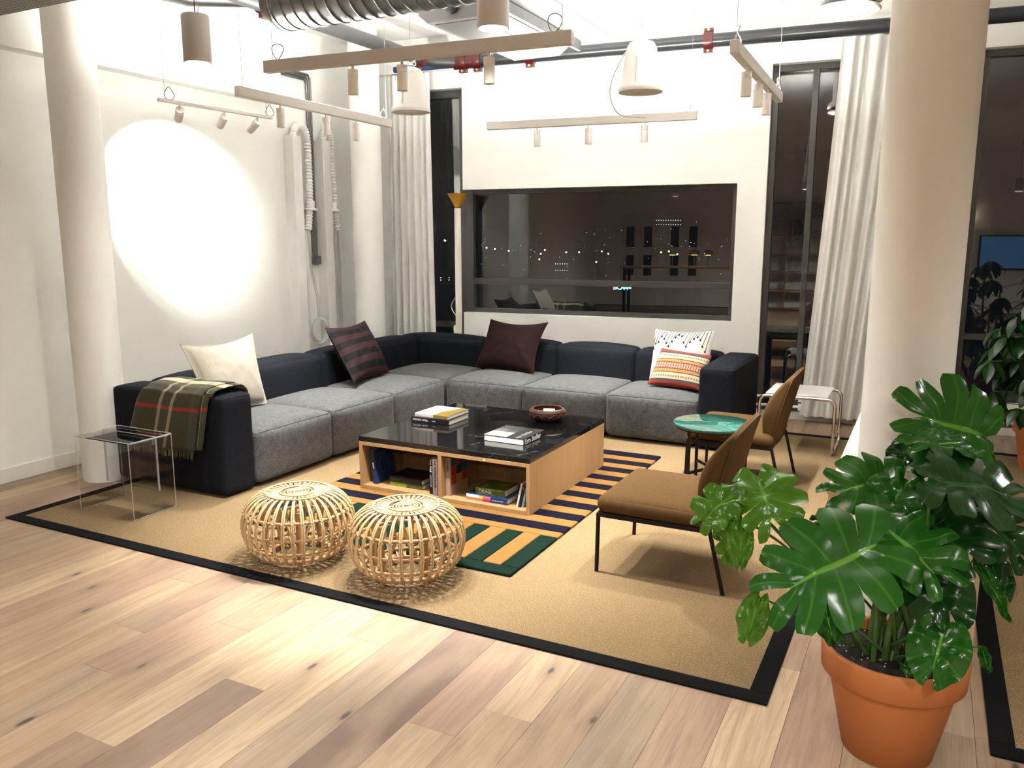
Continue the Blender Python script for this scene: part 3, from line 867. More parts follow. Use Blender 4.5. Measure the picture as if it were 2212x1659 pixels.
Xs = [-3.845, -3.087, -2.312, -1.548]
for i in range(3):
    block('seat_cushion', Xs[i]+g, Xs[i+1]-g, 6.215, 6.965, .03, ZS, M['seatgrey'], M['seam'], so, .045, .045, .020, 'sew')
block('armrest', -4.865, -3.855, 3.605, 3.875-g, .02, .655, M['char'], M['charseam'], so, .032, .022, .010, 'snew')
block('armrest', -1.548+g, -1.275, 6.20, 7.215, .02, .655, M['char'], M['charseam'], so, .032, .022, .010, 'snew')
for i in range(3):
    block('backrest', -4.865, -4.585, Ys[i]+g, Ys[i+1]-g, .03, .655, M['char'], M['charseam'], so, .05, .035, .016, 'e')
block('backrest', -4.865, -4.585, 6.225+g, 6.945, .03, .655, M['char'], M['charseam'], so, .05, .030, .012, 'e')
block('backrest', -4.865, -3.845-g, 6.945+g, 7.215, .03, .655, M['char'], M['charseam'], so, .05, .035, .016, 's')
for i in range(3):
    block('backrest', Xs[i]+g, Xs[i+1]-g, 6.945+g, 7.215, .03, .655, M['char'], M['charseam'], so, .05, .035, .016, 's')
for x, y in ((-4.78, 3.70), (-3.94, 3.70), (-1.42, 6.32), (-1.42, 7.1), (-4.78, 7.1), (-3.94, 6.32)):
    MB().box(x-.03, x+.03, y-.03, y+.03, .0092, .035).build('foot', M['black'], so)

# ---------------------------------------------------------------- cushions and throw
def m_stripes(name, a, b, n):
    t = NT(name); s = t.sep(t.coord('UV'))
    k = t.math('MODULO', t.math('FLOOR', t.math('MULTIPLY', s[1], float(n))), 2.0)
    nz = t.noise(t.coord(), 14, 3)
    c = t.mix(k, a, b); t.col(t.mix(t.math('MULTIPLY', nz, .35), c, (.008, .005, .006)))
    t.set(Roughness=.75); t.b.inputs['Specular IOR Level'].default_value = .2
    t.bump(t.noise(t.coord(), 300, 2), .15, .002); return t.m
M['plumstripe'] = m_stripes('plum_black_velvet_stripes', (.030, .0100, .0125), (.0016, .0016, .0024), 9)
def m_wovenwhite():
    t = NT('ivory_handwoven_wool'); s = t.sep(t.coord('UV'))
    w = t.wave(t.coord('UV'), 40, 1.5, 2, 2, 'Y')
    t.col(t.mix(w, (.52, .48, .41), (.68, .64, .57))); t.set(Roughness=.95); t.bump(w, .5, .004); return t.m
M['ivory'] = m_wovenwhite()
def m_kilim():
    t = NT('kilim_weave'); s = t.sep(t.coord('UV')); u, v = s[0], s[1]
    m_ = t.math('ABSOLUTE', t.math('SUBTRACT', v, .5))          # mirrored bands, 0 at the middle
    RED, GRY, CRM, BRN, YEL = (.25, .026, .012), (.05, .047, .054), (.44, .36, .235), (.068, .027, .011), (.36, .21, .065)
    base = t.ramp(m_, [(0, (.27, .04, .020)), (.085, BRN), (.10, YEL), (.17, BRN), (.195, CRM), (.355, GRY), (.41, RED)], 'CONSTANT')
    fu = t.math('FRACT', t.math('MULTIPLY', u, 20.0)); du = t.math('ABSOLUTE', t.math('SUBTRACT', fu, .5))
    dia = t.math('MULTIPLY', t.math('LESS_THAN', m_, .07), t.math('LESS_THAN', t.math('ABSOLUTE', t.math('SUBTRACT', t.math('ADD', t.math('MULTIPLY', du, 1.0), t.math('MULTIPLY', t.math('ABSOLUTE', t.math('SUBTRACT', m_, .035)), 8.0)), .30)), .09))
    c = t.mix(dia, base, (.60, .46, .37))
    xs = t.math('LESS_THAN', t.math('ABSOLUTE', t.math('SUBTRACT', du, t.math('MULTIPLY', t.math('ABSOLUTE', t.math('SUBTRACT', m_, .285)), 12.0))), .12)
    xs = t.math('MULTIPLY', xs, t.math('LESS_THAN', t.math('ABSOLUTE', t.math('SUBTRACT', m_, .285)), .022))
    c = t.mix(xs, c, (.05, .05, .07))
    dt = t.math('MULTIPLY', t.math('LESS_THAN', t.math('ABSOLUTE', t.math('SUBTRACT', m_, .135)), .010), t.math('LESS_THAN', du, .22))
    c = t.mix(dt, c, (.16, .12, .03))
    t.col(c); t.set(Roughness=.95); t.bump(t.wave(t.coord('UV'), 45, .5, 1, 1, 'Y'), .35, .003); return t.m
M['kilim'] = m_kilim()

def pillow(name, label, TL, TR, BL, BR, T, m, c=(.05, .06, .10, .05), flange=0.0, wr=0.0, seed=0, sag=0.0, group='cushions on the sofa'):
    TL, TR, BL, BR = [Vector(p) for p in (TL, TR, BL, BR)]
    cen = (TL+TR+BL+BR)/4
    nrm = (BR-BL).cross(TL-BL).normalized()
    t_ = thing(name, label, 'cushion', cen, 0, group)
    cl, cb, ct, cr = c
    def surf(side):
        def fn(u, v):
            a, b = 2*u-1, 2*v-1
            a2 = a*(1 - (cl if a < 0 else cr)*(1-b*b)); b2 = b*(1 - (cb if b < 0 else ct)*(1-a*a))
            uu, vv = (a2+1)/2, (b2+1)/2
            p = (BL*(1-uu)+BR*uu)*(1-vv) + (TL*(1-uu)+TR*uu)*vv
            ea, eb = min(1, abs(a)/(1-flange)), min(1, abs(b)/(1-flange))
            th = T*max(0.0, (1-ea**2.2)*(1-eb**2.2))**.5 + .0035
            th *= 1 - sag*max(0, b)*(1-abs(a)*.3)
            w = wr*mnoise.noise(Vector((a*1.7+seed, b*1.7, seed*3.1))) + wr*.6*mnoise.noise(Vector((a*4+seed, b*4, 5)))
            w += wr*.9*math.exp(-((a*.8+b*.6-.25)/.10)**2)*max(0, a) - wr*.8*math.exp(-((a*.5-b*.9+.55)/.09)**2)*max(0, -b)
            return p + nrm*(side*(th/2 + w*min(1, th/T*1.2))) - cen
        return fn
    mb = MB()
    mb.grid(surf(1), 40, 40)
    mb.grid(lambda u, v: surf(-1)(1-u, v), 40, 40)
    mb.build('cover', m, t_)
    pip = [surf(1)(i/40, 0) for i in range(41)] + [surf(1)(1, i/40) for i in range(1, 41)] + [surf(1)(1-i/40, 1) for i in range(1, 41)] + [surf(1)(0, 1-i/40) for i in range(1, 40)]
    MB().tube([p - nrm*.0018 for p in pip], .0028, 5, closed=True).build('edge_seam', m if m in (M['linen'], M['brown'], M['ivory']) else M['charseam'], t_)
    return t_, surf(1), nrm
pillow('cushion', 'large natural linen cushion leaning behind the plaid throw', (-4.50, 3.885, .925), (-4.52, 4.575, .93), (-4.30, 3.92, .445), (-4.31, 4.47, .435), .17, M['linen'], (.07, .02, .17, .05), .055, .010, 2, .3)
pillow('cushion', 'plum and black striped velvet cushion on the sofa', (-4.56, 5.455, .887), (-4.60, 6.06, .892), (-4.25, 5.428, .445), (-4.28, 5.967, .448), .20, M['plumstripe'], (.04, .03, .12, .04), 0, .014, 5, .2)
pillow('cushion', 'plain aubergine brown cushion against the back of the sofa', (-3.745, 6.905, .872), (-3.14, 6.905, .868), (-3.80, 6.68, .435), (-3.16, 6.65, .432), .19, M['brown'], (.06, .02, .17, .12), .03, .012, 8, .25)
pt, psurf, pn = pillow('cushion', 'ivory woven cushion with black tasselled strings', (-2.105, 6.885, .858), (-1.60, 6.90, .868), (-2.09, 6.70, .442), (-1.60, 6.70, .445), .15, M['ivory'], (.02, .02, .12, .03), 0, .004, 3, .2)
rn = random.Random(5)
Ls = [.62, .47, .42, .22, .30, .45, .55, .38, .22, .10, .16, .40, .55, .38, .26, .20, .30, .52, .68]
for i, L in enumerate(Ls):
    u = .035 + .93*i/(len(Ls)-1); L *= .62; du = -.06 + .05*abs(u-.5)
    P = [psurf(min(.99, max(.01, u + du*(k/8))), .985 - L*k/8) + pn*.004 for k in range(9)]
    s_ = MB().tube(P, .0022, 5); s_.lathe([(0, -.010), (.007, -.006), (.008, .002), (.003, .010), (0, .012)], 8, P[-1])
    s_.build('tassel_string', M['black'], pt)
pillow('cushion', 'small kilim lumbar cushion with red and yellow bands', (-1.975, 6.655, .725), (-1.565, 6.70, .682), (-2.03, 6.46, .447), (-1.60, 6.45, .432), .13, M['kilim'], (.02, .02, .03, .02), 0, .003, 6)

def m_plaid():
    t = NT('olive_tartan_wool'); s = t.sep(t.coord('UV')); u, v = s[0], s[1]
    band = lambda x, c_, w: t.math('LESS_THAN', t.math('ABSOLUTE', t.math('SUBTRACT', x, c_)), w)
    tw = t.wave(t.mapping(t.coord('UV'), (1, 1.25, 1), (0, 0, R(45))), 42, 0, 0, 1, 'X')
    tk = t.math('GREATER_THAN', tw, .45)
    n = t.noise(t.coord(), 60, 3)
    c = t.mix(n, (.034, .031, .012), (.060, .054, .023))
    CR = (.42, .38, .27)
    for cc, w, col, f in ((.215, .030, CR, .85), (.275, .020, (.022, .020, .012), .8), (.345, .020, (.022, .020, .012), .8), (.405, .036, CR, .85), (.535, .012, (.022, .030, .040), .8), (.735, .012, (.30, .018, .011), .95)):
        c = t.mix(t.math('MULTIPLY', band(v, cc, w), f), c, col)
    for cc, w, col, f in ((.37, .026, CR, .72), (.47, .036, (.045, .035, .018), .5), (.57, .026, CR, .72), (.88, .035, (.06, .075, .055), .6)):
        c = t.mix(t.math('MULTIPLY', t.math('MULTIPLY', band(u, cc, w), t.math('ADD', t.math('MULTIPLY', tk, .7), .3)), f), c, col)
    t.col(c); t.set(Roughness=.95); t.b.inputs['Sheen Weight'].default_value = .15; t.b.inputs['Specular IOR Level'].default_value = .1
    t.bump(t.noise(t.coord(), 260, 3), .5, .003); return t.m
M['plaid'] = m_plaid()
M['fringe'] = plain('olive_wool_fringe', (.075, .067, .034), .95, vary=.4, vscale=40)
bl = thing('throw_blanket', 'olive tartan wool throw with fringe draped over the sofa arm', 'blanket', (-4.3, 3.7, .4))
BP = [(3.915, .50), (3.905, .60), (3.895, .68), (3.85, .707), (3.74, .714), (3.63, .700), (3.588, .665), (3.578, .60), (3.572, .50), (3.566, .40), (3.560, .305)]
def bpath(v, off=0):
    f = v*(len(BP)-1); k = min(len(BP)-2, int(f)); f -= k
    a, b = BP[k], BP[k+1]; return (a[0]+(b[0]-a[0])*f, a[1]+(b[1]-a[1])*f)
def bfn(u, v):
    y, z = bpath(v)
    hang = max(0, v-.55)/.45
    x0 = -4.50 - .16*hang**.8; x1 = -3.985 - .06*hang
    x = x0 + (x1-x0)*u
    y -= hang*(.012 + .012*math.sin(u*11+1) + .02*max(0, u-.86)*6)
    return Vector((x + 4.3, y - 3.7, z - .4 + .004*math.sin(u*9)*(1-hang)))
MB().grid(bfn, 48, 60).build('cloth', M['plaid'], bl, solid=.007)
# folded-under layer showing at the open edge
def bfn2(u, v):
    p = bfn(.86 + .17*u, v); y, z = bpath(v)
    hang = max(0, v-.55)/.45
    d = Vector((.02 + .03*u, .010 if v > .55 else 0, -.008 if v <= .6 else .02*u))
    return p + d
MB().grid(bfn2, 8, 60).build('under_fold', M['plaid'], bl, solid=.006)
fr = MB()
for i in range(84):
    u = (i+.5)/84; p = bfn(u, 1.0); L = rn.uniform(.038, .058)
    d = Vector((rn.uniform(-.010, .010), rn.uniform(-.010, .002), -L))
    fr.tube([p + Vector((0, 0, .008)), p + d*.5 + Vector((rn.uniform(-.003, .003), 0, 0)), p + d], .0022, 4, caps=False)
o = fr.build('fringe', M['fringe'], bl); o['kind'] = 'stuff'

# ---------------------------------------------------------------- coffee table and books
ct = thing('coffee_table', 'square oak coffee table with open shelves and black marble top', 'coffee table', (-2.615, 4.765, .0225))
def tb(nm, x0, x1, y0, y1, z0, z1, m, bev=.0015): return MB().box(x0+2.615, x1+2.615, y0-4.765, y1-4.765, z0-.0225, z1-.0225).build(nm, m, ct, bevel=bev)
TX0, TX1, TY0, TY1, TZ = -3.232, -2.0, 4.155, 5.375, .336
tb('side_panel', TX0, TX0+.024, TY0, TY1, .0225, TZ, M['oak']); tb('side_panel', TX1-.024, TX1, TY0, TY1, .0225, TZ, M['oak'])
tb('bottom_panel', TX0+.024, TX1-.024, TY0, TY1, .0225, .0465, M['oak']); tb('top_panel', TX0+.024, TX1-.024, TY0, TY1, TZ-.024, TZ, M['oak'])
tb('divider', -2.632, -2.606, TY0, TY1-.02, .0465, TZ-.024, M['oak']); tb('back_panel', TX0+.024, TX1-.024, 4.62, 4.64, .0465, TZ-.024, M['oak'])
tb('marble_top', TX0, TX1, TY0, TY1, TZ+.002, .371, M['marble'], .002)
tb('screw_cap', -2.31, -2.295, TY0-.0015, TY0, TZ-.016, TZ-.009, M['paper'], 0)

def book(label, M4, w, d, h, cover, spine=None, mats=None, paper_sides=True, extra=None):
    """local frame: x along the spine edge, y depth from the spine at y=0, z thickness"""
    t_ = thing('book', label, 'book', (0,0,0), 0, 'books on and in the coffee table'); t_.matrix_world = M4
    ct_ = .0025
    MB().box(0, w, 0, d, 0, ct_).build('cover', cover, t_); MB().box(0, w, 0, d, h-ct_, h).build('cover', cover, t_)
    MB().box(0, w, -.0005, ct_, ct_, h-ct_).build('spine', spine or cover, t_)
    MB().box(.003, w-.003, ct_+.001, d-.003, ct_, h-ct_).build('pages', M['paper'], t_)
    return t_
def bm(o, x, y): return frame_mat(o, x, y)
cov = {}
def C(name, c, rough=.35): 
    if name not in cov: cov[name] = plain('cover_'+name, tuple(x*(.62 if max(c) < .7 else .92) for x in c), rough)
    return cov[name]
ZT = .3715
# on the marble
b1 = book('thick black book with white spine lettering under the gold book', bm((-3.165, 4.665, ZT), (1, 0, 0), (0, 1, 0)), .305, .275, .037, C('black', (.012, .012, .015)))
text('lettering', 'STEVEN HOLL', .020, M['paper'], b1, bm((.012, -.0008, .0185), (1, 0, 0), (0, 0, 1)))
text('lettering', 'Parallax', .009, M['paper'], b1, bm((.17, -.0008, .0185), (1, 0, 0), (0, 0, 1)))
b2 = book('white and gold book on top of the black book', bm((-3.150, 4.690, ZT+.0372), (1, -.02, 0), (.02, 1, 0)), .268, .285, .022, C('white', (.80, .79, .77)))
MB().prism([(.155, 0), (.268, 0), (.268, .285), (.20, .285), (.185, .20), (.145, .11)], .0221, .0224, axis='z').build('gold_panel', C('gold', (.38, .27, .065), .25), b2)
MB().box(.150, .268, -.0012, -.0006, .0005, .0218).build('gold_spine', C('gold', (.38, .27, .065), .25), b2)
text('lettering', 'Shaping the', .014, C('greytext', (.30, .29, .27)), b2, bm((.05, .095, .0225), (1, 0, 0), (0, 1, 0)))
text('lettering', 'City of tomorrow', .005, C('greytext', (.30, .29, .27)), b2, bm((.012, -.0013, .011), (1, 0, 0), (0, 0, 1)))
b3 = book('black and white photography book beside the bowl', bm((-2.163, 4.405, ZT), (.03, 1, 0), (-1, .03, 0)), .295, .285, .040, C('dark', (.028, .028, .030)))
for (x0, x1, y0, y1, g_) in ((.0, .125, .125, .285, .55), (.13, .20, .125, .2, .10), (.13, .20, .205, .285, .18), (.205, .29, .125, .20, .07), (.205, .29, .205, .285, .10), (.03, .09, .15, .19, .08), (.06, .12, .22, .26, .75)):
    MB().box(x0, x1, y0, y1, .0401, .0404 + .0001*g_).build('cover_photo', C('g%d' % int(g_*100), (g_, g_, g_)), b3)
text('lettering', 'Ezra Stoller', .046, M['paper'], b3, bm((.012, -.0008, .019), (1, 0, 0), (0, 0, 1)), sx=1.02)
text('lettering', 'Ezra Stoller', .044, C('g45', (.45, .45, .45)), b3, bm((.010, .055, .0404), (1, 0, 0), (0, 1, 0)))
# shelf on the left
ZS0 = .0467
import_lean = R(9)
b4 = book('tall dark blue book leaning in the shelf', bm((-3.135, 4.205, ZS0), (-math.sin(R(9)), 0, math.cos(R(9))), (.05, 1, 0)), .225, .20, .034, C('blue', (.010, .035, .125), .6))
b4.matrix_world = bm((-3.125, 4.205, ZS0+.005), (-math.sin(R(8)), 0, math.cos(R(8))), (.0, 1, 0))
MB().tube([(.112+.055*math.cos(a), .10+.055*math.sin(a), -.0006) for a in [6.283*i/30 for i in range(30)]], .0012, 4, closed=True).build('cover_emblem', C('slate', (.10, .14, .22)), b4)
text('lettering', 'NORDIC VINE', .013, C('slate', (.10, .14, .22)), b4, bm((.185, .045, -.0007), (0, 1, 0), (1, 0, 0)))
MB().box(.10, .14, -.0012, -.0006, .012, .022).build('spine_label', M['paper'], b4)
b5 = book('lime green book at the bottom of the shelf stack', bm((-3.045, 4.225, ZS0), (1, 0, 0), (0, 1, 0)), .255, .20, .029, C('lime', (.33, .42, .035)))
MB().box(.13, .255, -.0012, -.0006, .001, .028).build('spine_panel', C('moss', (.09, .12, .02)), b5)
b6 = book('black book lying on the lime green book', bm((-3.045, 4.220, ZS0+.0292), (1, 0, 0), (0, 1, 0)), .25, .215, .034, C('black', (.012, .012, .015)))
text('lettering', 'architecture   guide', .008, C('greytext', (.30, .29, .27)), b6, bm((.012, -.0008, .018), (1, 0, 0), (0, 0, 1)))
b7 = book('slim black upright book with white title beside the shelf divider', bm((-2.686, 4.182, ZS0), (0, 0, 1), (0, 1, 0)), .232, .20, .026, C('black', (.012, .012, .015)))
text('lettering', 'Ron Arad', .021, M['paper'], b7, bm((.225, -.0008, .013), (-1, 0, 0), (0, 0, -1)))
text('lettering', 'restless furniture design', .008, M['paper'], b7, bm((.125, -.0008, .013), (-1, 0, 0), (0, 0, -1)))
b8 = book('lavender upright book touching the shelf divider', bm((-2.6425, 4.165, ZS0), (0, 0, 1), (0, 1, 0)), .235, .20, .034, C('lavender', (.34, .25, .27)))
text('lettering', 'THE FASHION BOOK', .022, C('black', (.012, .012, .015)), b8, bm((.23, -.0008, .016), (-1, 0, 0), (0, 0, -1)), sx=.86)
for b_ in (b7, b8):   # thickness towards -x
    pass
# shelf on the right
b9 = book('thick beige upright book with a patchwork colour cover', bm((-2.570, 4.200, ZS0), (0, 0, 1), (0, 1, 0)), .245, .22, .034, C('beige', (.52, .36, .24)))
PC = [[(.02, .13, .085), (.40, .035, .03), (.03, .14, .22)], [(.40, .035, .03), (.02, .025, .075), (.03, .14, .22)], [(.42, .05, .035), (.55, .30, .02), (.42, .05, .035)]]
for r_ in range(3):
    for q_ in range(3):
        c_ = PC[r_][q_]
        MB().box(.245-.058*(r_+1)-.004, .245-.058*r_-.006, .012+.066*q_, .012+.066*(q_+1)-.002, -.0008, -.0002).build('cover_square', C('p%d%d' % (r_, q_), c_, .5), b9)
text('lettering', 'BLACKBERRY', .015, C('black', (.012, .012, .015)), b9, bm((.235, -.0008, .018), (-1, 0, 0), (0, 0, -1)), sx=.9)
b10 = book('blue and white book with pink stripe lying under the green book', bm((-2.455, 4.200, ZS0), (1, 0, 0), (0, 1, 0)), .285, .225, .036, C('royal', (.015, .045, .16)), C('royal', (.015, .045, .16)))
for x0, x1, z0, z1, c_, nm in ((0, .115, .018, .0362, (.76, .75, .73), 'bw'), (0, .115, 0, .018, (.62, .24, .14), 'salmon'), (.115, .17, .016, .0362, (.62, .20, .35), 'pink'), (.115, .165, 0, .016, (.50, .02, .06), 'crimson'), (.092, .12, .022, .0362, (.75, .50, .05), 'yel')):
    MB().box(x0, x1, -.0016 if nm == 'yel' else -.0012, -.0005, z0, z1).build('spine_colour', C(nm, c_), b10)
text('lettering', '100 Cities of the Future', .008, M['paper'], b10, bm((.178, -.0009, .017), (1, 0, 0), (0, 0, 1)))
b11 = book('olive green cocktail book lying on the blue and white book', bm((-2.405, 4.225, ZS0+.0364), (1, 0, 0), (0, 1, 0)), .205, .185, .040, C('olive', (.125, .16, .022)))
text('lettering', 'DRINK', .034, C('lightgreen', (.62, .70, .42)), b11, bm((.022, -.0008, .019), (1, 0, 0), (0, 0, 1)), sx=.92)
for x0, x1 in ((.012, .135), (.155, .18)):
    for z_ in (.003, .0365): MB().box(x0, x1, -.0010, -.0005, z_, z_+.001).build('spine_rule', C('lightgreen', (.62, .70, .42)), b11)
text('lettering', 'DRINK', .030, C('sage', (.28, .34, .15)), b11, bm((.045, .02, .0404), (0, 1, 0), (-1, 0, 0)), sx=.9)
MB().add([(.09, .10, .0404), (.155, .075, .0404), (.155, .125, .0404), (.15, .10, .0404)], [(0, 1, 2)]).build('cover_glass', C('sage', (.28, .34, .15)), b11)
MB().box(.155, .175, .098, .102, .0401, .0405).build('cover_glass_stem', C('sage', (.28, .34, .15)), b11)
for i, (lb, x_, h_, th_, c_, nm) in enumerate((('slim white leaning book beside the table side', -2.101, .150, .010, (.74, .72, .68), 'bw2'), ('slim black leaning book between the white and the blue one', -2.084, .140, .012, (.012, .012, .015), 'black'), ('slim pale blue leaning book against the table side', -2.067, .120, .014, (.20, .36, .40), 'paleblue'))):
    le = R(12)
    bb = book(lb, bm((x_, 4.20+.004*i, ZS0+.0005), (math.sin(le), 0, math.cos(le)), (0, 1, 0)), h_, .11, th_, C(nm, c_))
    text('lettering', ['New york the modern', 'STAY', 'coastline'][i], .007, [C('black', (.012, .012, .015)), M['paper'], C('slate', (.10, .14, .22))][i], bb, bm((h_-.01, -.0008, th_/2), (-1, 0, 0), (0, 0, -1)))

bw = thing('wooden_bowl', 'carved reddish wooden bowl on the marble top', 'bowl', (-2.335, 5.135, .371))
nb = 96; prof = [(0, .0), (.060, .0), (.085, .008), (.110, .026), (.124, .044), (.128, .062), (.122, .080), (.108, .0895), (.098, .088), (.104, .074), (.108, .060), (.100, .036), (.075, .018), (0, .012)]
vs = []; mbw = MB()
for i, (r_, z_) in enumerate(prof):
    for j in range(nb):
        a = 2*math.pi*j/nb
        k = 0.0
        if 3 <= i <= 5: k = .0030*math.sin(a*18 + (i-4)*1.6) + .0015*math.sin(a*36)
        vs.append(((r_+k)*math.cos(a), (r_+k)*math.sin(a), z_))
fs = [(i*nb+j, i*nb+(j+1) % nb, (i+1)*nb+(j+1) % nb, (i+1)*nb+j) for i in range(len(prof)-1) for j in range(nb)]
mbw.add(vs, fs, 0, True).build('bowl_body', M['bowlwood'], bw)
for z0, zz in ((.070, 18), (.030, 18)):
    MB().tube([((.1262 if z0 > .05 else .114)*math.cos(a), (.1262 if z0 > .05 else .114)*math.sin(a), z0) for a in [6.283*i/64 for i in range(64)]], .0025, 6, closed=True).build('carved_ring', M['bowlwood'], bw)
vine = [(.1285*math.cos(a), .1285*math.sin(a), .050 + .010*math.sin(a*14)) for a in [6.283*i/280 for i in range(280)]]
MB().tube(vine, .003, 5, closed=True).build('carved_vine', plain('carved_light_wood', (.115, .042, .020), .45), bw)
for i in range(28):
    a = 6.283*(i+.5)/28
    MB().tube([(.1285*math.cos(a+.08*math.cos(q)), .1285*math.sin(a+.08*math.cos(q)), .050 + .006*math.sin(q)*(1 if i % 2 else -1)) for q in [5.0*k/10 for k in range(11)]], .0022, 4).build('carved_scroll', M['bowlwood'], bw)
cd_ = MB().box(-.04, .04, -.025, .025, 0, .006, mat=Matrix.Rotation(.4, 4, 'Z') @ Matrix.Rotation(.25, 4, 'X')).build('folded_card', M['paper'])
cd_.location = (-2.33, 5.15, .435); tag(cd_, 'folded cream card lying in the carved bowl', 'card')

# ---------------------------------------------------------------- rattan poufs
def pouf(x, y, label, rz=0):
    t_ = thing('rattan_pouf', label, 'pouf', (x, y, .0092), rz, 'rattan poufs')
    PR = [(.082, .345), (.155, .349), (.205, .335), (.248, .298), (.274, .245), (.282, .195), (.276, .145), (.258, .098), (.228, .055), (.190, .030), (.150, .028)]
    def prof(t):
        f = t*(len(PR)-1); k = min(len(PR)-2, int(f)); f -= k
        p = [PR[max(0, min(len(PR)-1, j))] for j in (k-1, k, k+1, k+2)]
        return [.5*((2*p[1][c]) + (p[2][c]-p[0][c])*f + (2*p[0][c]-5*p[1][c]+4*p[2][c]-p[3][c])*f*f + (3*p[1][c]-p[0][c]-3*p[2][c]+p[3][c])*f**3) for c in (0, 1)]
    rib = MB()
    for s in (-1, 1):
        pts = [((prof(i/26)[0]), s*(.0028 + .0018*min(1, i/7) + .0004*math.sin(i)), prof(i/26)[1]) for i in range(27)]
        rib.tube(pts, lambda t: .0026 + .0017*min(1, t*3.6), 7)
    NR = 36
    for i in range(NR):
        if i == 0: r0 = rib.build('rib', M['cane'], t_); o = r0
        else: o = r0.copy(); COL.objects.link(o); o.parent = t_
        o.rotation_euler = (0, 0, 2*math.pi*i/NR)
    def ring(nm, r_, z_, q, m, n=72): MB().tube([(r_*math.cos(6.2832*i/n), r_*math.sin(6.2832*i/n), z_) for i in range(n)], q, 8, closed=True).build(nm, m, t_)
    for z_, r_ in ((.262, .256), (.178, .269), (.100, .248), (.052, .212)): ring('hoop', r_, z_, .0085, M['canedk'])
    ring('top_hoop', .158, .354, .0045, M['cane']); ring('top_hoop', .086, .351, .0045, M['cane'])
    ring('base_hoop', .150, .030, .008, M['canedk'])
    sp_ = [((.010+.066*i/260)*math.cos(i*.1047), (.010+.066*i/260)*math.sin(i*.1047), .347) for i in range(261)]
    MB().tube(sp_, .0042, 6).build('spiral_centre', M['cane'], t_)
    bd = MB()
    for z_, r_ in ((.262, .268), (.178, .281), (.100, .260)):
        for i in range(NR):
            a = 2*math.pi*i/NR
            for s in (-1, 1):
                P = [Vector(((r_+.003)*math.cos(a+d), (r_+.003)*math.sin(a+d), z_ + e)) for d, e in ((-.045*1, -.010*s), (0, 0), (.045, .010*s))]
                bd.tube(P, .0022, 4, caps=False)
    o = bd.build('cane_bindings', M['cane'], t_); o['kind'] = 'stuff'
    for i in range(5):
        a = 2*math.pi*i/5 + .3
        MB().tube([(.175*math.cos(a), .175*math.sin(a), 0), (.175*math.cos(a), .175*math.sin(a), .29)], .0125, 10).build('leg', M['canedk'], t_)
        a2 = a + 2*math.pi/10
        for s in (a, a + 2*math.pi/5):
            MB().tube([(.175*math.cos(s), .175*math.sin(s), .05), (.14*math.cos(a2), .14*math.sin(a2), .30)], .0062, 7).build('brace', M['cane'], t_)
    return t_
pouf(-2.80, 3.085, 'round rattan pouf closer to the sofa arm', .1)
pouf(-2.175, 3.145, 'round rattan pouf standing against the striped rug', .5)

# ---------------------------------------------------------------- lounge chairs
def chair(cx, cy, label, src=None):
    if src:
        c = copy_tree(src); c.location = (cx, cy, .0092); c['label'] = label; return c
    t_ = thing('lounge_chair', label, 'chair', (cx, cy, .0092), 0, 'caramel lounge chairs')
    b, _ = puff(.565, .60, .088, .040, .018, .004, 18)
    b.v = [(p[0] - .040, p[1], p[2] + .300 - .010*(p[0]+.28)) for p in b.v]
    s_ = b.build('seat', M['tan'], t_)
    e = [(-.29, -.262), (-.318, -.20), (-.322, 0), (-.318, .20), (-.29, .262), (0, .300), (.235, .296), (.235, -.296), (0, -.300)]
    # upholstered back: flat rear panel, bulging front
    b, _ = puff(.585, .10, .445, .030, 0, .0, 20)
    def bend(p):
        x, y, z = p; s = max(0, min(1, z/.445))
        wf = .86 + .14*min(1, s*2.2)
        lean = Vector((.235 + .105*s, 0, .312 + .440*s)); nrm = Vector((-.97, 0, .235))
        th = (.5 - y/.10)                       # 0 rear .. 1 front
        pro = .028 + .085*math.sin(math.pi*min(1, s*.92+.10))**.9
        q = lean + nrm*(th*pro)
        return (q.x, x*wf, q.z)
    b.v = [bend(p) for p in b.v]
    bk = b.build('backrest', M['tan'], t_)
    pp = [bend((sx*.293, .040, zz)) for sx, zz in [(-1, .02 + .41*i/12) for i in range(13)]] + [bend((-.288 + .576*i/10, .040, .446)) for i in range(1, 10)] + [bend((1*.293, .040, .43 - .41*i/12)) for i in range(13)]
    MB().tube(pp, .0045, 6).build('piping', M['tanseam'], bk)
    ds = M['darksteel']
    MB().box(-.315, .240, -.296, -.276, .283, .305).build('seat_rail', ds, t_, bevel=.002); MB().box(-.315, .240, .276, .296, .283, .305).build('seat_rail', ds, t_, bevel=.002)
    MB().box(-.318, -.298, -.276, .276, .283, .305).build('cross_rail', ds, t_, bevel=.002); MB().box(.215, .235, -.276, .276, .283, .305).build('cross_rail', ds, t_, bevel=.002)
    for sy in (-1, 1):
        MB().tube([(-.309, sy*.288, .300), (-.314, sy*.288, 0)], .0105, 12).build('leg', ds, t_)
        MB().tube([(.232, sy*.284, .300), (.306, sy*.288, 0)], .0105, 12).build('leg', ds, t_)
    return t_
ch = chair(-1.052, 3.890, 'caramel brown lounge chair nearest the potted plant')
chair(-1.064, 5.572, 'caramel brown lounge chair behind the round green table', ch)

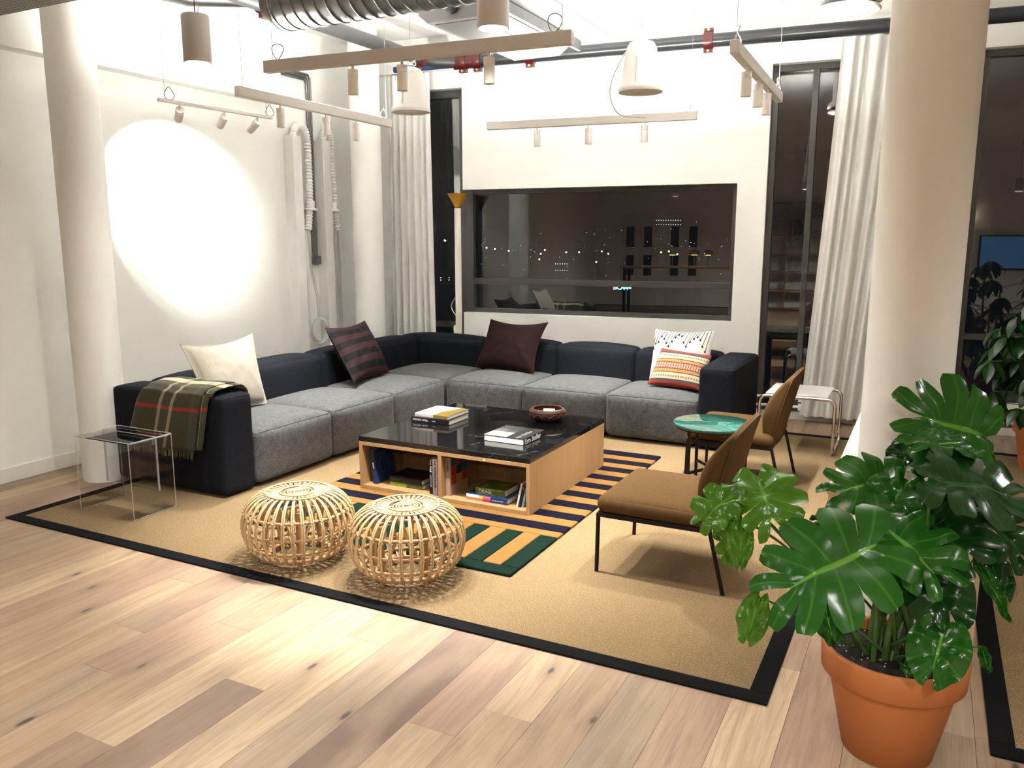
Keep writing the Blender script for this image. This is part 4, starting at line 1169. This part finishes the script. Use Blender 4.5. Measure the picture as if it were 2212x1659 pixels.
# ---------------------------------------------------------------- small tables
gt = thing('round_side_table', 'round green marble side table with dark steel legs', 'side table', (-1.148, 5.02, .0092))
MB().lathe([(0, .472), (.241, .472), (.246, .476), (.246, .487), (.242, .491), (0, .491)], 64).build('marble_top', M['gmarble'], gt)
MB().lathe([(0, .460), (.234, .460), (.238, .472), (0, .472)], 64).build('underplate', M['darksteel'], gt)
for a in (R(131), R(241), R(11)):
    P = (.205*math.cos(a), .205*math.sin(a))
    MB().tube([(P[0], P[1], 0), (P[0], P[1], .465)], .0105, 12).build('leg', M['darksteel'], gt)
    MB().tube([(0, 0, .195), (P[0], P[1], .195)], .0095, 10).build('stretcher', M['darksteel'], gt)

lt = thing('tubular_side_table', 'white topped chrome tube side table by the sheer curtain', 'side table', (-.845, 6.67, .0092))
def arcs(pts, rad=.06, n=6):
    out = []
    k = len(pts)
    for i in range(k):
        a, p, b = Vector(pts[i-1]), Vector(pts[i]), Vector(pts[(i+1) % k])
        d1 = (a-p).normalized(); d2 = (b-p).normalized()
        s, e = p + d1*rad, p + d2*rad
        for j in range(n+1):
            t = j/n; out.append(s*(1-t)**2 + p*2*t*(1-t) + e*t*t)
    return out
hw, hd_ = .275, .235
loop = arcs([(-hw, -hd_, .012), (-hw, -hd_, .430), (hw, -hd_, .430), (hw, -hd_, .012), (hw, hd_, .012), (hw, hd_, .430), (-hw, hd_, .430), (-hw, hd_, .012)])
MB().tube(loop, .0125, 12, closed=True).build('tube_frame', M['chrome'], lt)
MB().box(-hw+.045, hw-.055, -hd_-.004, hd_+.004, .4425, .4540).build('table_top', M['laminate'], lt, bevel=.002)

ac = thing('acrylic_table', 'clear acrylic side table standing at the rug corner', 'side table', (-4.265, 3.215, .0095))
A0, A1, B0, B1, HA, th_ = -.235, .235, -.150, .150, .460, .009
MB().box(A0, A1, B0, B1, HA-th_, HA).build('top_sheet', M['acrylic'], ac)
MB().box(A0, A0+th_, B0, B1, 0, HA-th_).build('side_sheet', M['acrylic'], ac); MB().box(A1-th_, A1, B0, B1, 0, HA-th_).build('side_sheet', M['acrylic'], ac)
MB().box(A0+th_, A1-th_, .035, .044, .13, HA-th_).build('hanging_sheet', M['acrylic'], ac)
ed = M['acryedge']
for (a, b, rr) in (((A0, B0, HA), (A1, B0, HA), .003), ((A0, B1, HA), (A1, B1, HA), .003), ((A0, B0, HA), (A0, B1, HA), .003), ((A1, B0, HA-.004), (A1, B1, HA-.004), .0055), ((A0, B0, 0), (A0, B0, HA), .0028), ((A1, B0, 0), (A1, B0, HA), .0028),
                 ((A1, B1, 0), (A1, B1, HA), .0028), ((A0, B1, 0), (A0, B1, HA), .0022), ((A1, B0, .002), (A1, B1, .002), .0022), ((A0, B0, .002), (A0, B1, .002), .0022), ((A1-.004, .04, .13), (A1-.004, .04, HA), .0075), ((A0+.004, .04, .13), (A0+.004, .04, HA), .0065), ((A0, .04, HA), (A1, .04, HA), .003)):
    MB().tube([a, b], rr, 6).build('polished_edge', ed, ac)

# ---------------------------------------------------------------- floor lamp
fl = thing('floor_lamp', 'white fluted floor lamp with yellow cone behind the sofa', 'floor lamp', (-4.345, 7.315, 0))
fv = []; n = 60; fb = MB()
for z_ in (.03, 1.945):
    for j in range(n):
        a = 2*math.pi*j/n; r_ = .0315 + .0018*math.cos(a*20); fv.append((r_*math.cos(a), r_*math.sin(a), z_))
fb.add(fv, [(j, (j+1) % n, n+(j+1) % n, n+j) for j in range(n)], 0, True).build('fluted_tube', M['lampwhite'], fl)
MB().lathe([(0, 0), (.14, 0), (.14, .018), (.045, .03), (0, .03)], 40).build('base', M['lampwhite'], fl)
MB().lathe([(.033, 1.945), (.034, 1.955), (.104, 2.082), (.100, 2.082), (.030, 1.958), (0, 1.958)], 48).build('cone_shade', M['yellow'], fl)
MB().lathe([(.0335, 1.940), (.0335, 1.948)], 32).build('black_ring', M['black'], fl)
ha = [(-.028-.052*math.sin(math.pi*i/16), -.012, .85 + .185*i/16) for i in range(17)]
MB().tube(ha, .0075, 8).build('handle', M['chrome'], fl)
MB().lathe([(0, -.055), (.013, -.04), (.016, 0), (.013, .04), (0, .055)], 14, (-.034, -.02, .70)).build('switch', plain('pale_green_switch', (.62, .66, .40), .4), fl)
MB().tube([(-.034, -.02, .65), (-.033, -.02, .3), (-.034, -.02, .04)], .004, 6).build('cord', M['cable'], fl)

# ---------------------------------------------------------------- birch bench between the rugs
be = thing('birch_bench', 'long birch plywood bench box behind the column', 'bench', (-.02, 4.72, 0))
MB().box(-.30, .285, -1.19, 1.18, .575, .600).build('top_board', M['birch'], be, bevel=.001)
MB().box(-.3005, .2855, -1.1925, -1.190, .5755, .5995).build('edge_band', M['birchedge'], be)
MB().box(-.295, .280, -1.185, -1.165, 0, .575).build('end_panel', M['birch'], be); MB().box(-.295, .280, 1.155, 1.175, 0, .575).build('end_panel', M['birch'], be)
MB().box(-.295, -.275, -1.165, 1.155, 0, .575).build('side_panel', M['birch'], be); MB().box(.260, .280, -1.165, 1.155, 0, .575).build('side_panel', M['birch'], be)

# ---------------------------------------------------------------- potted monstera
def leaf_mesh(L, W, slit=True, droop=.25, fold=.18, seed=0, nf=6):
    rn = random.Random(seed); mb = MB()
    nu, nv = 9, 4
    gap = .34 if slit else 0.0
    for side in (-1, 1):
        for i in range(nf):
            q = .50 + .20*rn.random(); g_ = gap*(.75+.5*rn.random()) if slit else 0
            if i == 0: g_ *= .4
            ext = 1 + (rn.uniform(-.08, .10) if slit else 0)
            vs = []; uvs = []
            for k in range(nu+1):
                u = k/nu
                g = 1.0 if u < q else 1 - g_*((u-q)/(1-q))**.75
                if slit and u > .8: g *= math.sqrt(max(.05, 1-((u-.8)/.2)**2*.6))
                for j in range(nv+1):
                    vv = (j/nv-.5)*g
                    t = (i + .5 + vv)/nf
                    th = R(158 - 140*t**.85)
                    m = L*(.02 + .80*t)
                    w = W*(math.sin(math.pi*(.16 + .76*min(1, t)))**.65)*(1.0 if t < .75 else 1.0+.25*(t-.75)/.25)*ext
                    x = side*u*w*math.sin(th); y = m + u*w*math.cos(th)*(.95 if t > .5 else .85)
                    # curve the finger towards the tip
                    y += .10*w*u*u
                    z = fold*abs(x) - droop*(max(0, y)/L)**2*L - .35*fold*x*x/W - .10*W*u**3
                    z += .012*math.sin(t*19+seed)*u + .006*math.sin(u*7+t*9+seed)
                    vs.append((x, y, z)); uvs.append((u, i + j/nv))
            fs = [(k*(nv+1)+j, k*(nv+1)+j+1, (k+1)*(nv+1)+j+1, (k+1)*(nv+1)+j) for k in range(nu) for j in range(nv)]
            if side < 0: fs = [f[::-1] for f in fs]
            mb.add(vs, fs, 0, True, uvs)
    return mb
pm_ = thing('potted_monstera', 'large monstera with glossy split leaves in a terracotta pot', 'potted plant', (-.015, 2.705, 0))
PO = Vector((-.015, 2.705, 0))
MB().lathe([(0, .0), (.128, 0), (.136, .004), (.186, .240), (.188, .255), (.206, .258), (.213, .266), (.217, .345), (.213, .350), (.200, .350), (.195, .343), (.190, .290), (0, .290)], 64).build('pot', M['terra'], pm_)
MB().grid(lambda u, v: (lambda r_, a: Vector((r_*math.cos(a), r_*math.sin(a), .312 + .012*mnoise.noise(Vector((r_*30*math.cos(a), r_*30*math.sin(a), 0))) + .01*(1-r_/.19))))(.193*v, 6.2832*u), 48, 14).build('soil', M['soil'], pm_)
pe = MB(); rn = random.Random(3)
for i in range(70):
    a, r_ = rn.uniform(0, 6.28), .185*math.sqrt(rn.random()); s_ = rn.uniform(.0015, .003)
    pe.lathe([(0, -s_), (s_, 0), (0, s_)], 5, (r_*math.cos(a), r_*math.sin(a), .326), smooth=False)
o = pe.build('perlite_grains', M['perlite'], pm_); o['kind'] = 'stuff'
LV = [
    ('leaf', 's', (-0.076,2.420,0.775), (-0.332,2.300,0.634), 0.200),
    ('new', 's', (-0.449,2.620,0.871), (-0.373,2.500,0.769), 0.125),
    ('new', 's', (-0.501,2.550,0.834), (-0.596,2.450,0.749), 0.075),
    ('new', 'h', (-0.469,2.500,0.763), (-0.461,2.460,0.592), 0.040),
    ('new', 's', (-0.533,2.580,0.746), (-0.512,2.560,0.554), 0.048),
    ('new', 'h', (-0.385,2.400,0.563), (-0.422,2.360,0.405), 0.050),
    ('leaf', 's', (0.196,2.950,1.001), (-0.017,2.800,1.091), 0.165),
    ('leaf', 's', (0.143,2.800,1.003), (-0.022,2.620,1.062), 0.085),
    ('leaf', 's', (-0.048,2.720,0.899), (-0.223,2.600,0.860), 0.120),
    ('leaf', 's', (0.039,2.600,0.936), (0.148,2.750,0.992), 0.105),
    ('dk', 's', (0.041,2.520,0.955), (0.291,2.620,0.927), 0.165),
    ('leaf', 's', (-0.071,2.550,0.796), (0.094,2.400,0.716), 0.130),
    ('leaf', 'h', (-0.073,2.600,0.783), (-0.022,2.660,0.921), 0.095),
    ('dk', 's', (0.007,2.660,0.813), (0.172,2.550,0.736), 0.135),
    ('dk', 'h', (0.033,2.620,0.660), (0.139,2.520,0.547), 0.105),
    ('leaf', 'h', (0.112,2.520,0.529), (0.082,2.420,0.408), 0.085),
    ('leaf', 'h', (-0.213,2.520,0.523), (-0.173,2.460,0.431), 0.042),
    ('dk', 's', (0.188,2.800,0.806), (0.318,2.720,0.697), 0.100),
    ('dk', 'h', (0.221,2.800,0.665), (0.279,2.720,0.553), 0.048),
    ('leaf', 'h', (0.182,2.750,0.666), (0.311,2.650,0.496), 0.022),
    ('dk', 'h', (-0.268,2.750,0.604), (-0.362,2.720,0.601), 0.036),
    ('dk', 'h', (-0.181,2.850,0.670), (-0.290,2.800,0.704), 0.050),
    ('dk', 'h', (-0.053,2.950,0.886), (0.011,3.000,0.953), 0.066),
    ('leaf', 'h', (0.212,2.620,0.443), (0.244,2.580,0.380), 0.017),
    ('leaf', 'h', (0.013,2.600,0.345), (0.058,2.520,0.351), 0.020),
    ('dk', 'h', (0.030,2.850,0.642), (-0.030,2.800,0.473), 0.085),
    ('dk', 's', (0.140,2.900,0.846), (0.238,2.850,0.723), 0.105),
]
CAMP = Vector((0, 0, 1.62))
for i, (kd, sh, A_, T_, w_) in enumerate(LV):
    A_, T_ = Vector(A_), Vector(T_); d = T_ - A_; L = d.length
    if sh == 's': L *= 1.02
    view = (CAMP - A_).normalized()
    nrm = (view*.62 + Vector((0, 0, 1))*.5).normalized()
    if i in (6,): nrm = (view*.85 + Vector((0, 0, 1))*.25).normalized()
    if i in (10, 7): nrm = (view*.45 + Vector((0, 0, 1))*.8).normalized()
    if i == 1: nrm = (view*.9 + Vector((.1, 0, .1))).normalized()
    yax = d.normalized(); zax = (nrm - yax*nrm.dot(yax)).normalized(); xax = yax.cross(zax)
    m4 = Matrix(((xax.x, yax.x, zax.x, A_.x-PO.x), (xax.y, yax.y, zax.y, A_.y-PO.y), (xax.z, yax.z, zax.z, A_.z-PO.z), (0,0,0,1)))
    nf = 5 if w_ > .11 else 4
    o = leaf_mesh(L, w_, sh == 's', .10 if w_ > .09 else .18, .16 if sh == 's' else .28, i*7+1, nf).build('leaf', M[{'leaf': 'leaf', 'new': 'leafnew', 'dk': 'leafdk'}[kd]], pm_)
    o.matrix_local = m4
    # petiole from the soil to the leaf base
    a = rn.uniform(0, 6.28); r_ = rn.uniform(.02, .09)
    B_ = Vector((r_*math.cos(a), r_*math.sin(a), .305)); E_ = A_ - PO
    if i in (1, 2, 3, 4, 5): B_ = Vector((-.06 - .01*i, -.03 + .01*i, .305))
    mid = (B_ + E_)/2 + Vector((-.25*(E_.x-B_.x)*.4, 0, .10*(E_.z-B_.z) - .02))
    if i in (1, 2, 3, 4): mid = Vector((-.27, -.09, .60)) + Vector((.01*i, .01*i, .012*i))
    pts = []
    for k in range(15):
        t = k/14; p = B_*(1-t)**2 + mid*2*t*(1-t) + E_*t*t
        pts.append(p)
    pts.append(E_ + (yax*.02)*min(1, L*4))
    MB().tube(pts, lambda t: .0085 - .0045*t if w_ > .06 else .006 - .0035*t, 8).build('petiole', M['stem'], pm_)
for i in range(5):
    a = i*1.3+.4
    MB().tube([(.06*math.cos(a), .06*math.sin(a), .30), (.05*math.cos(a), .05*math.sin(a), .40), (.035*math.cos(a+.5), .035*math.sin(a+.5), .52 + .03*i)], lambda t: .013-.006*t, 9).build('stem', M['stem'], pm_)

# ---------------------------------------------------------------- umbrella plant by the far window
um = thing('umbrella_plant', 'tall umbrella plant in a terracotta pot by the far window', 'potted plant', (.78, 6.72, .0092))
MB().lathe([(0, 0), (.12, 0), (.165, .27), (.18, .27), (.185, .34), (.170, .34), (.160, .30), (0, .30)], 40).build('pot', M['terra'], um)
MB().lathe([(0, .305), (.161, .300)], 32).build('soil', M['soil'], um)
lf = MB()
def lfn(u, v):
    t = v; w = .030*math.sin(math.pi*min(1, t*.96+.03))**.8; x = (u-.5)*2*w
    return Vector((x, .015 + .145*t, .25*abs(x) - .30*t*t*.145))
nu_, nv_ = 4, 8
vs = [lfn(i/nu_, j/nv_) for j in range(nv_+1) for i in range(nu_+1)]; uvs = [(abs(i/nu_-.5)*2, .25) for j in range(nv_+1) for i in range(nu_+1)]
lf.add(vs, [(j*(nu_+1)+i, j*(nu_+1)+i+1, (j+1)*(nu_+1)+i+1, (j+1)*(nu_+1)+i) for j in range(nv_) for i in range(nu_)], 0, True, uvs)
l0 = lf.build('leaflet', M['leafsch'], um); firstl = True
rn = random.Random(21)
stems = [(-.10, .0, 1.36), (.07, -.05, 1.18), (-.04, .08, 1.0), (-.16, -.06, .90)]
for s_ in stems:
    MB().tube([(s_[0]*.3, s_[1]*.3, .30), (s_[0]*.7, s_[1]*.7, .6), s_], lambda t: .014-.006*t, 8).build('stem', M['bark'], um)
cnt = 0
for c_ in range(42):
    s_ = stems[c_ % 4]; z_ = .42 + (s_[2]+.03-.42)*((c_//4)/10.0) + rn.uniform(-.03, .03)
    a = c_*2.399 + rn.uniform(-.3, .3); rad = rn.uniform(.18, .40)
    base = Vector((s_[0]*min(1, z_/s_[2]), s_[1]*min(1, z_/s_[2]), z_)); tip = base + Vector((rad*math.cos(a), rad*math.sin(a), .05))
    MB().tube([base, (base+tip)/2 + Vector((0, 0, .03)), tip], .003, 5).build('petiole', M['stem'], um)
    for k in range(7):
        b_ = 2*math.pi*k/7 + c_
        o = l0 if firstl else l0.copy()
        if not firstl: COL.objects.link(o)
        firstl = False; o.parent = um
        o.location = tip; o.rotation_euler = (R(rn.uniform(-48, -22)), 0, b_); s0 = rn.uniform(.95, 1.3); o.scale = (s0, s0, s0)

# ---------------------------------------------------------------- the study end of the room (seen mirrored in the glass)
ht = thing('high_table', 'long high study table at the other end of the room', 'table', (-2.9, -2.5, 0))
MB().box(-1.5, 1.0, -.4, .4, 1.02, 1.06).build('table_top', M['oak'], ht, bevel=.003)
for x in (-1.4, .9):
    for y in (-.33, .33): MB().box(x-.03, x+.03, y-.03, y+.03, 0, 1.02).build('leg', M['darksteel'], ht)
shade = plain('smoked_glass_dome', (.10, .10, .10), .12)
for i, (x, y, lb) in enumerate(((-2.55, -2.45, 'mushroom table lamp at the near corner of the high table'), (-2.85, -2.6, 'middle mushroom table lamp on the high table'), (-3.3, -2.4, 'mushroom table lamp far along the high table'))):
    t_ = thing('table_lamp', lb, 'table lamp', (x, y, 1.06), 0, 'mushroom lamps')
    MB().lathe([(0, 0), (.05, 0), (.05, .01), (.008, .018), (.008, .26), (0, .26)], 20).build('base', M['chrome'], t_)
    MB().lathe([(.12, .25), (.11, .30), (.07, .345), (0, .36), (0, .352), (.066, .338), (.105, .296), (.116, .25)], 28, caps=False).build('dome', shade, t_)
    MB().lathe([(0, .235), (.065, .235), (.055, .262), (0, .27)], 20).build('bulb', emit('amber_bulb', (1, .52, .10), 9), t_)
bc = thing('bookcase', 'tall oak bookcase at the other end of the room', 'bookcase', (-.9, -4.75, 0))
for x in (-.8, 0, .8): MB().box(x-.012, x+.012, -.16, .16, 0, 2.5).build('upright', M['oak'], bc)
for z in (.02, .45, .88, 1.31, 1.74, 2.17, 2.48): MB().box(-.79, .79, -.155, .155, z-.012, z+.012).build('shelf', M['oak'], bc)
BM = [plain('bookcase_spine_%d' % i, c, .6) for i, c in enumerate(((.35, .03, .03), (.70, .66, .58), (.05, .08, .20), (.40, .22, .05), (.06, .06, .06), (.08, .22, .14)))]
rn = random.Random(9)
x = .05
for i, nm in enumerate(('red', 'cream', 'navy', 'brown', 'black', 'green')):
    w = (.05, .04, .055, .035, .06, .045)[i]; h = (.30, .26, .33, .28, .31, .24)[i]
    o = MB().box(0, w-.003, -.10, .08, 0, h).build('book', BM[i]); o.location = (-.9+x, -4.72, 1.7535)
    tag(o, nm + ' upright book on a shelf of the tall bookcase', 'book', 'books in the bookcase'); x += w
sc_ = thing('wall_screen', 'wall screen glowing blue at the other end of the room', 'screen', (3.8, -4.96, 1.35))
MB().box(-.62, .62, -.03, .03, -.38, .38).build('bezel', M['black'], sc_, bevel=.004)
MB().box(-.59, .59, .030, .034, -.35, .35).build('panel', emit('screen_blue', (.05, .14, .28), .9), sc_)
wl_ = thing('wall_lamp', 'small round wall lamp at the other end of the room', 'wall lamp', (2.95, -4.9, 2.15))
MB().lathe([(0, -.07), (.05, -.05), (.07, 0), (.05, .05), (0, .07)], 20).build('globe', emit('globe_glow', (1, .86, .62), 12), wl_)
MB().box(-.03, .03, -.10, -.05, -.05, .05).build('bracket', M['darksteel'], wl_)
for x, lb in ((-4.4, 'white panelled door behind the study table'), (-3.3, 'second white panelled door behind the study table')):
    dn = sempty('door_%d' % (1 if x < -4 else 2), lb); dn.location = (x, -4.98, 0)
    MB().box(-.45, .45, 0, .04, 0, 2.3).build('door_leaf', M['white_metal'], dn, bevel=.004)
    for q in (-.22, .22):
        for z in (.75, 1.45):
            MB().box(q-.10, q+.10, .038, .046, z, z+.5).build('pane', M['framedark'], dn, bevel=.02)

# ---------------------------------------------------------------- evening city beyond the glass
cmw = Matrix.Translation((0, 0, 1.62)) @ cam.rotation_euler.to_matrix().to_4x4()
def far_pt(px, py, d):
    return cmw @ (Vector(((px-1106)/1768.8, -(py-829.5)/1768.8, -1.0))*d)
def glow(name, pts, m, label):
    mb = MB()
    for p, r_ in pts: mb.lathe([(0, -r_), (r_*.8, -r_*.5), (r_, 0), (r_*.8, r_*.5), (0, r_)], 6, p, smooth=False)
    o = mb.build(name, m); tag(o, label, 'city lights', None, 'stuff'); return o
rn = random.Random(2)
gp = [(far_pt(x, y, 150), .13) for x, y in ((1069, 538), (1099, 542), (1177, 540), (1223, 545), (1251, 545), (1300, 543), (1314, 548), (1428, 545), (1445, 543), (1463, 549), (1051, 535), (960, 519), (962, 520), (1168, 548), (1165, 560), (1288, 566))]
glow('street_lights', gp, emit('sodium_glow', (1, .70, .25), 14), 'row of warm street lights far beyond the wide window')
gp = [(far_pt(rn.uniform(1030, 1580), rn.gauss(535, 26), 160), rn.uniform(.03, .07)) for _ in range(70)]
gp += [(far_pt(1200 + 5*i, 570 + 14*j, 160), .075) for i in range(6) for j in range(2)]
gp += [(far_pt(1418 + 5.2*i, 476 + 9*j, 160), .055) for i in range(11) for j in range(2)]
gp += [(far_pt(952 + 18*i, 600 + 5*j, 160), .10) for i in range(3) for j in range(2)]
glow('window_lights', gp, emit('window_glow', (1, .93, .80), 2.5), 'small lit windows of distant buildings seen through the glass')
ns = thing('neon_sign', 'small red and cyan neon sign glowing across the street', 'sign', far_pt(1345, 622, 60))
q = Matrix.Rotation(R(26.99), 4, 'Z')
MB().box(-.68, -.58, -.05, .05, -.13, .20, mat=q).build('red_block', emit('neon_red', (1, .06, .08), 7), ns)
t1 = text('lettering', 'ICA', .42, emit('neon_cyan', (.15, .85, 1), 7), ns, q @ frame_mat((-.54, 0, .02), (1, 0, 0), (0, 0, 1)), ext=.02)
t1 = text('lettering', '(60)00', .40, emit('neon_cyan2', (.15, .85, 1), 7), ns, q @ frame_mat((.05, 0, .06), (1, 0, 0), (0, 0, 1)), ext=.02, sx=.55)

# lettering becomes plain mesh
dg = bpy.context.evaluated_depsgraph_get(); dg.update()
for o in [o for o in COL.objects if o.type == 'FONT']:
    me = bpy.data.meshes.new_from_object(o.evaluated_get(dg))
    p, ml, nm = o.parent, o.matrix_local.copy(), o.name
    bpy.data.objects.remove(o)
    n_ = bpy.data.objects.new(nm, me); COL.objects.link(n_); n_.parent = p; n_.matrix_local = ml
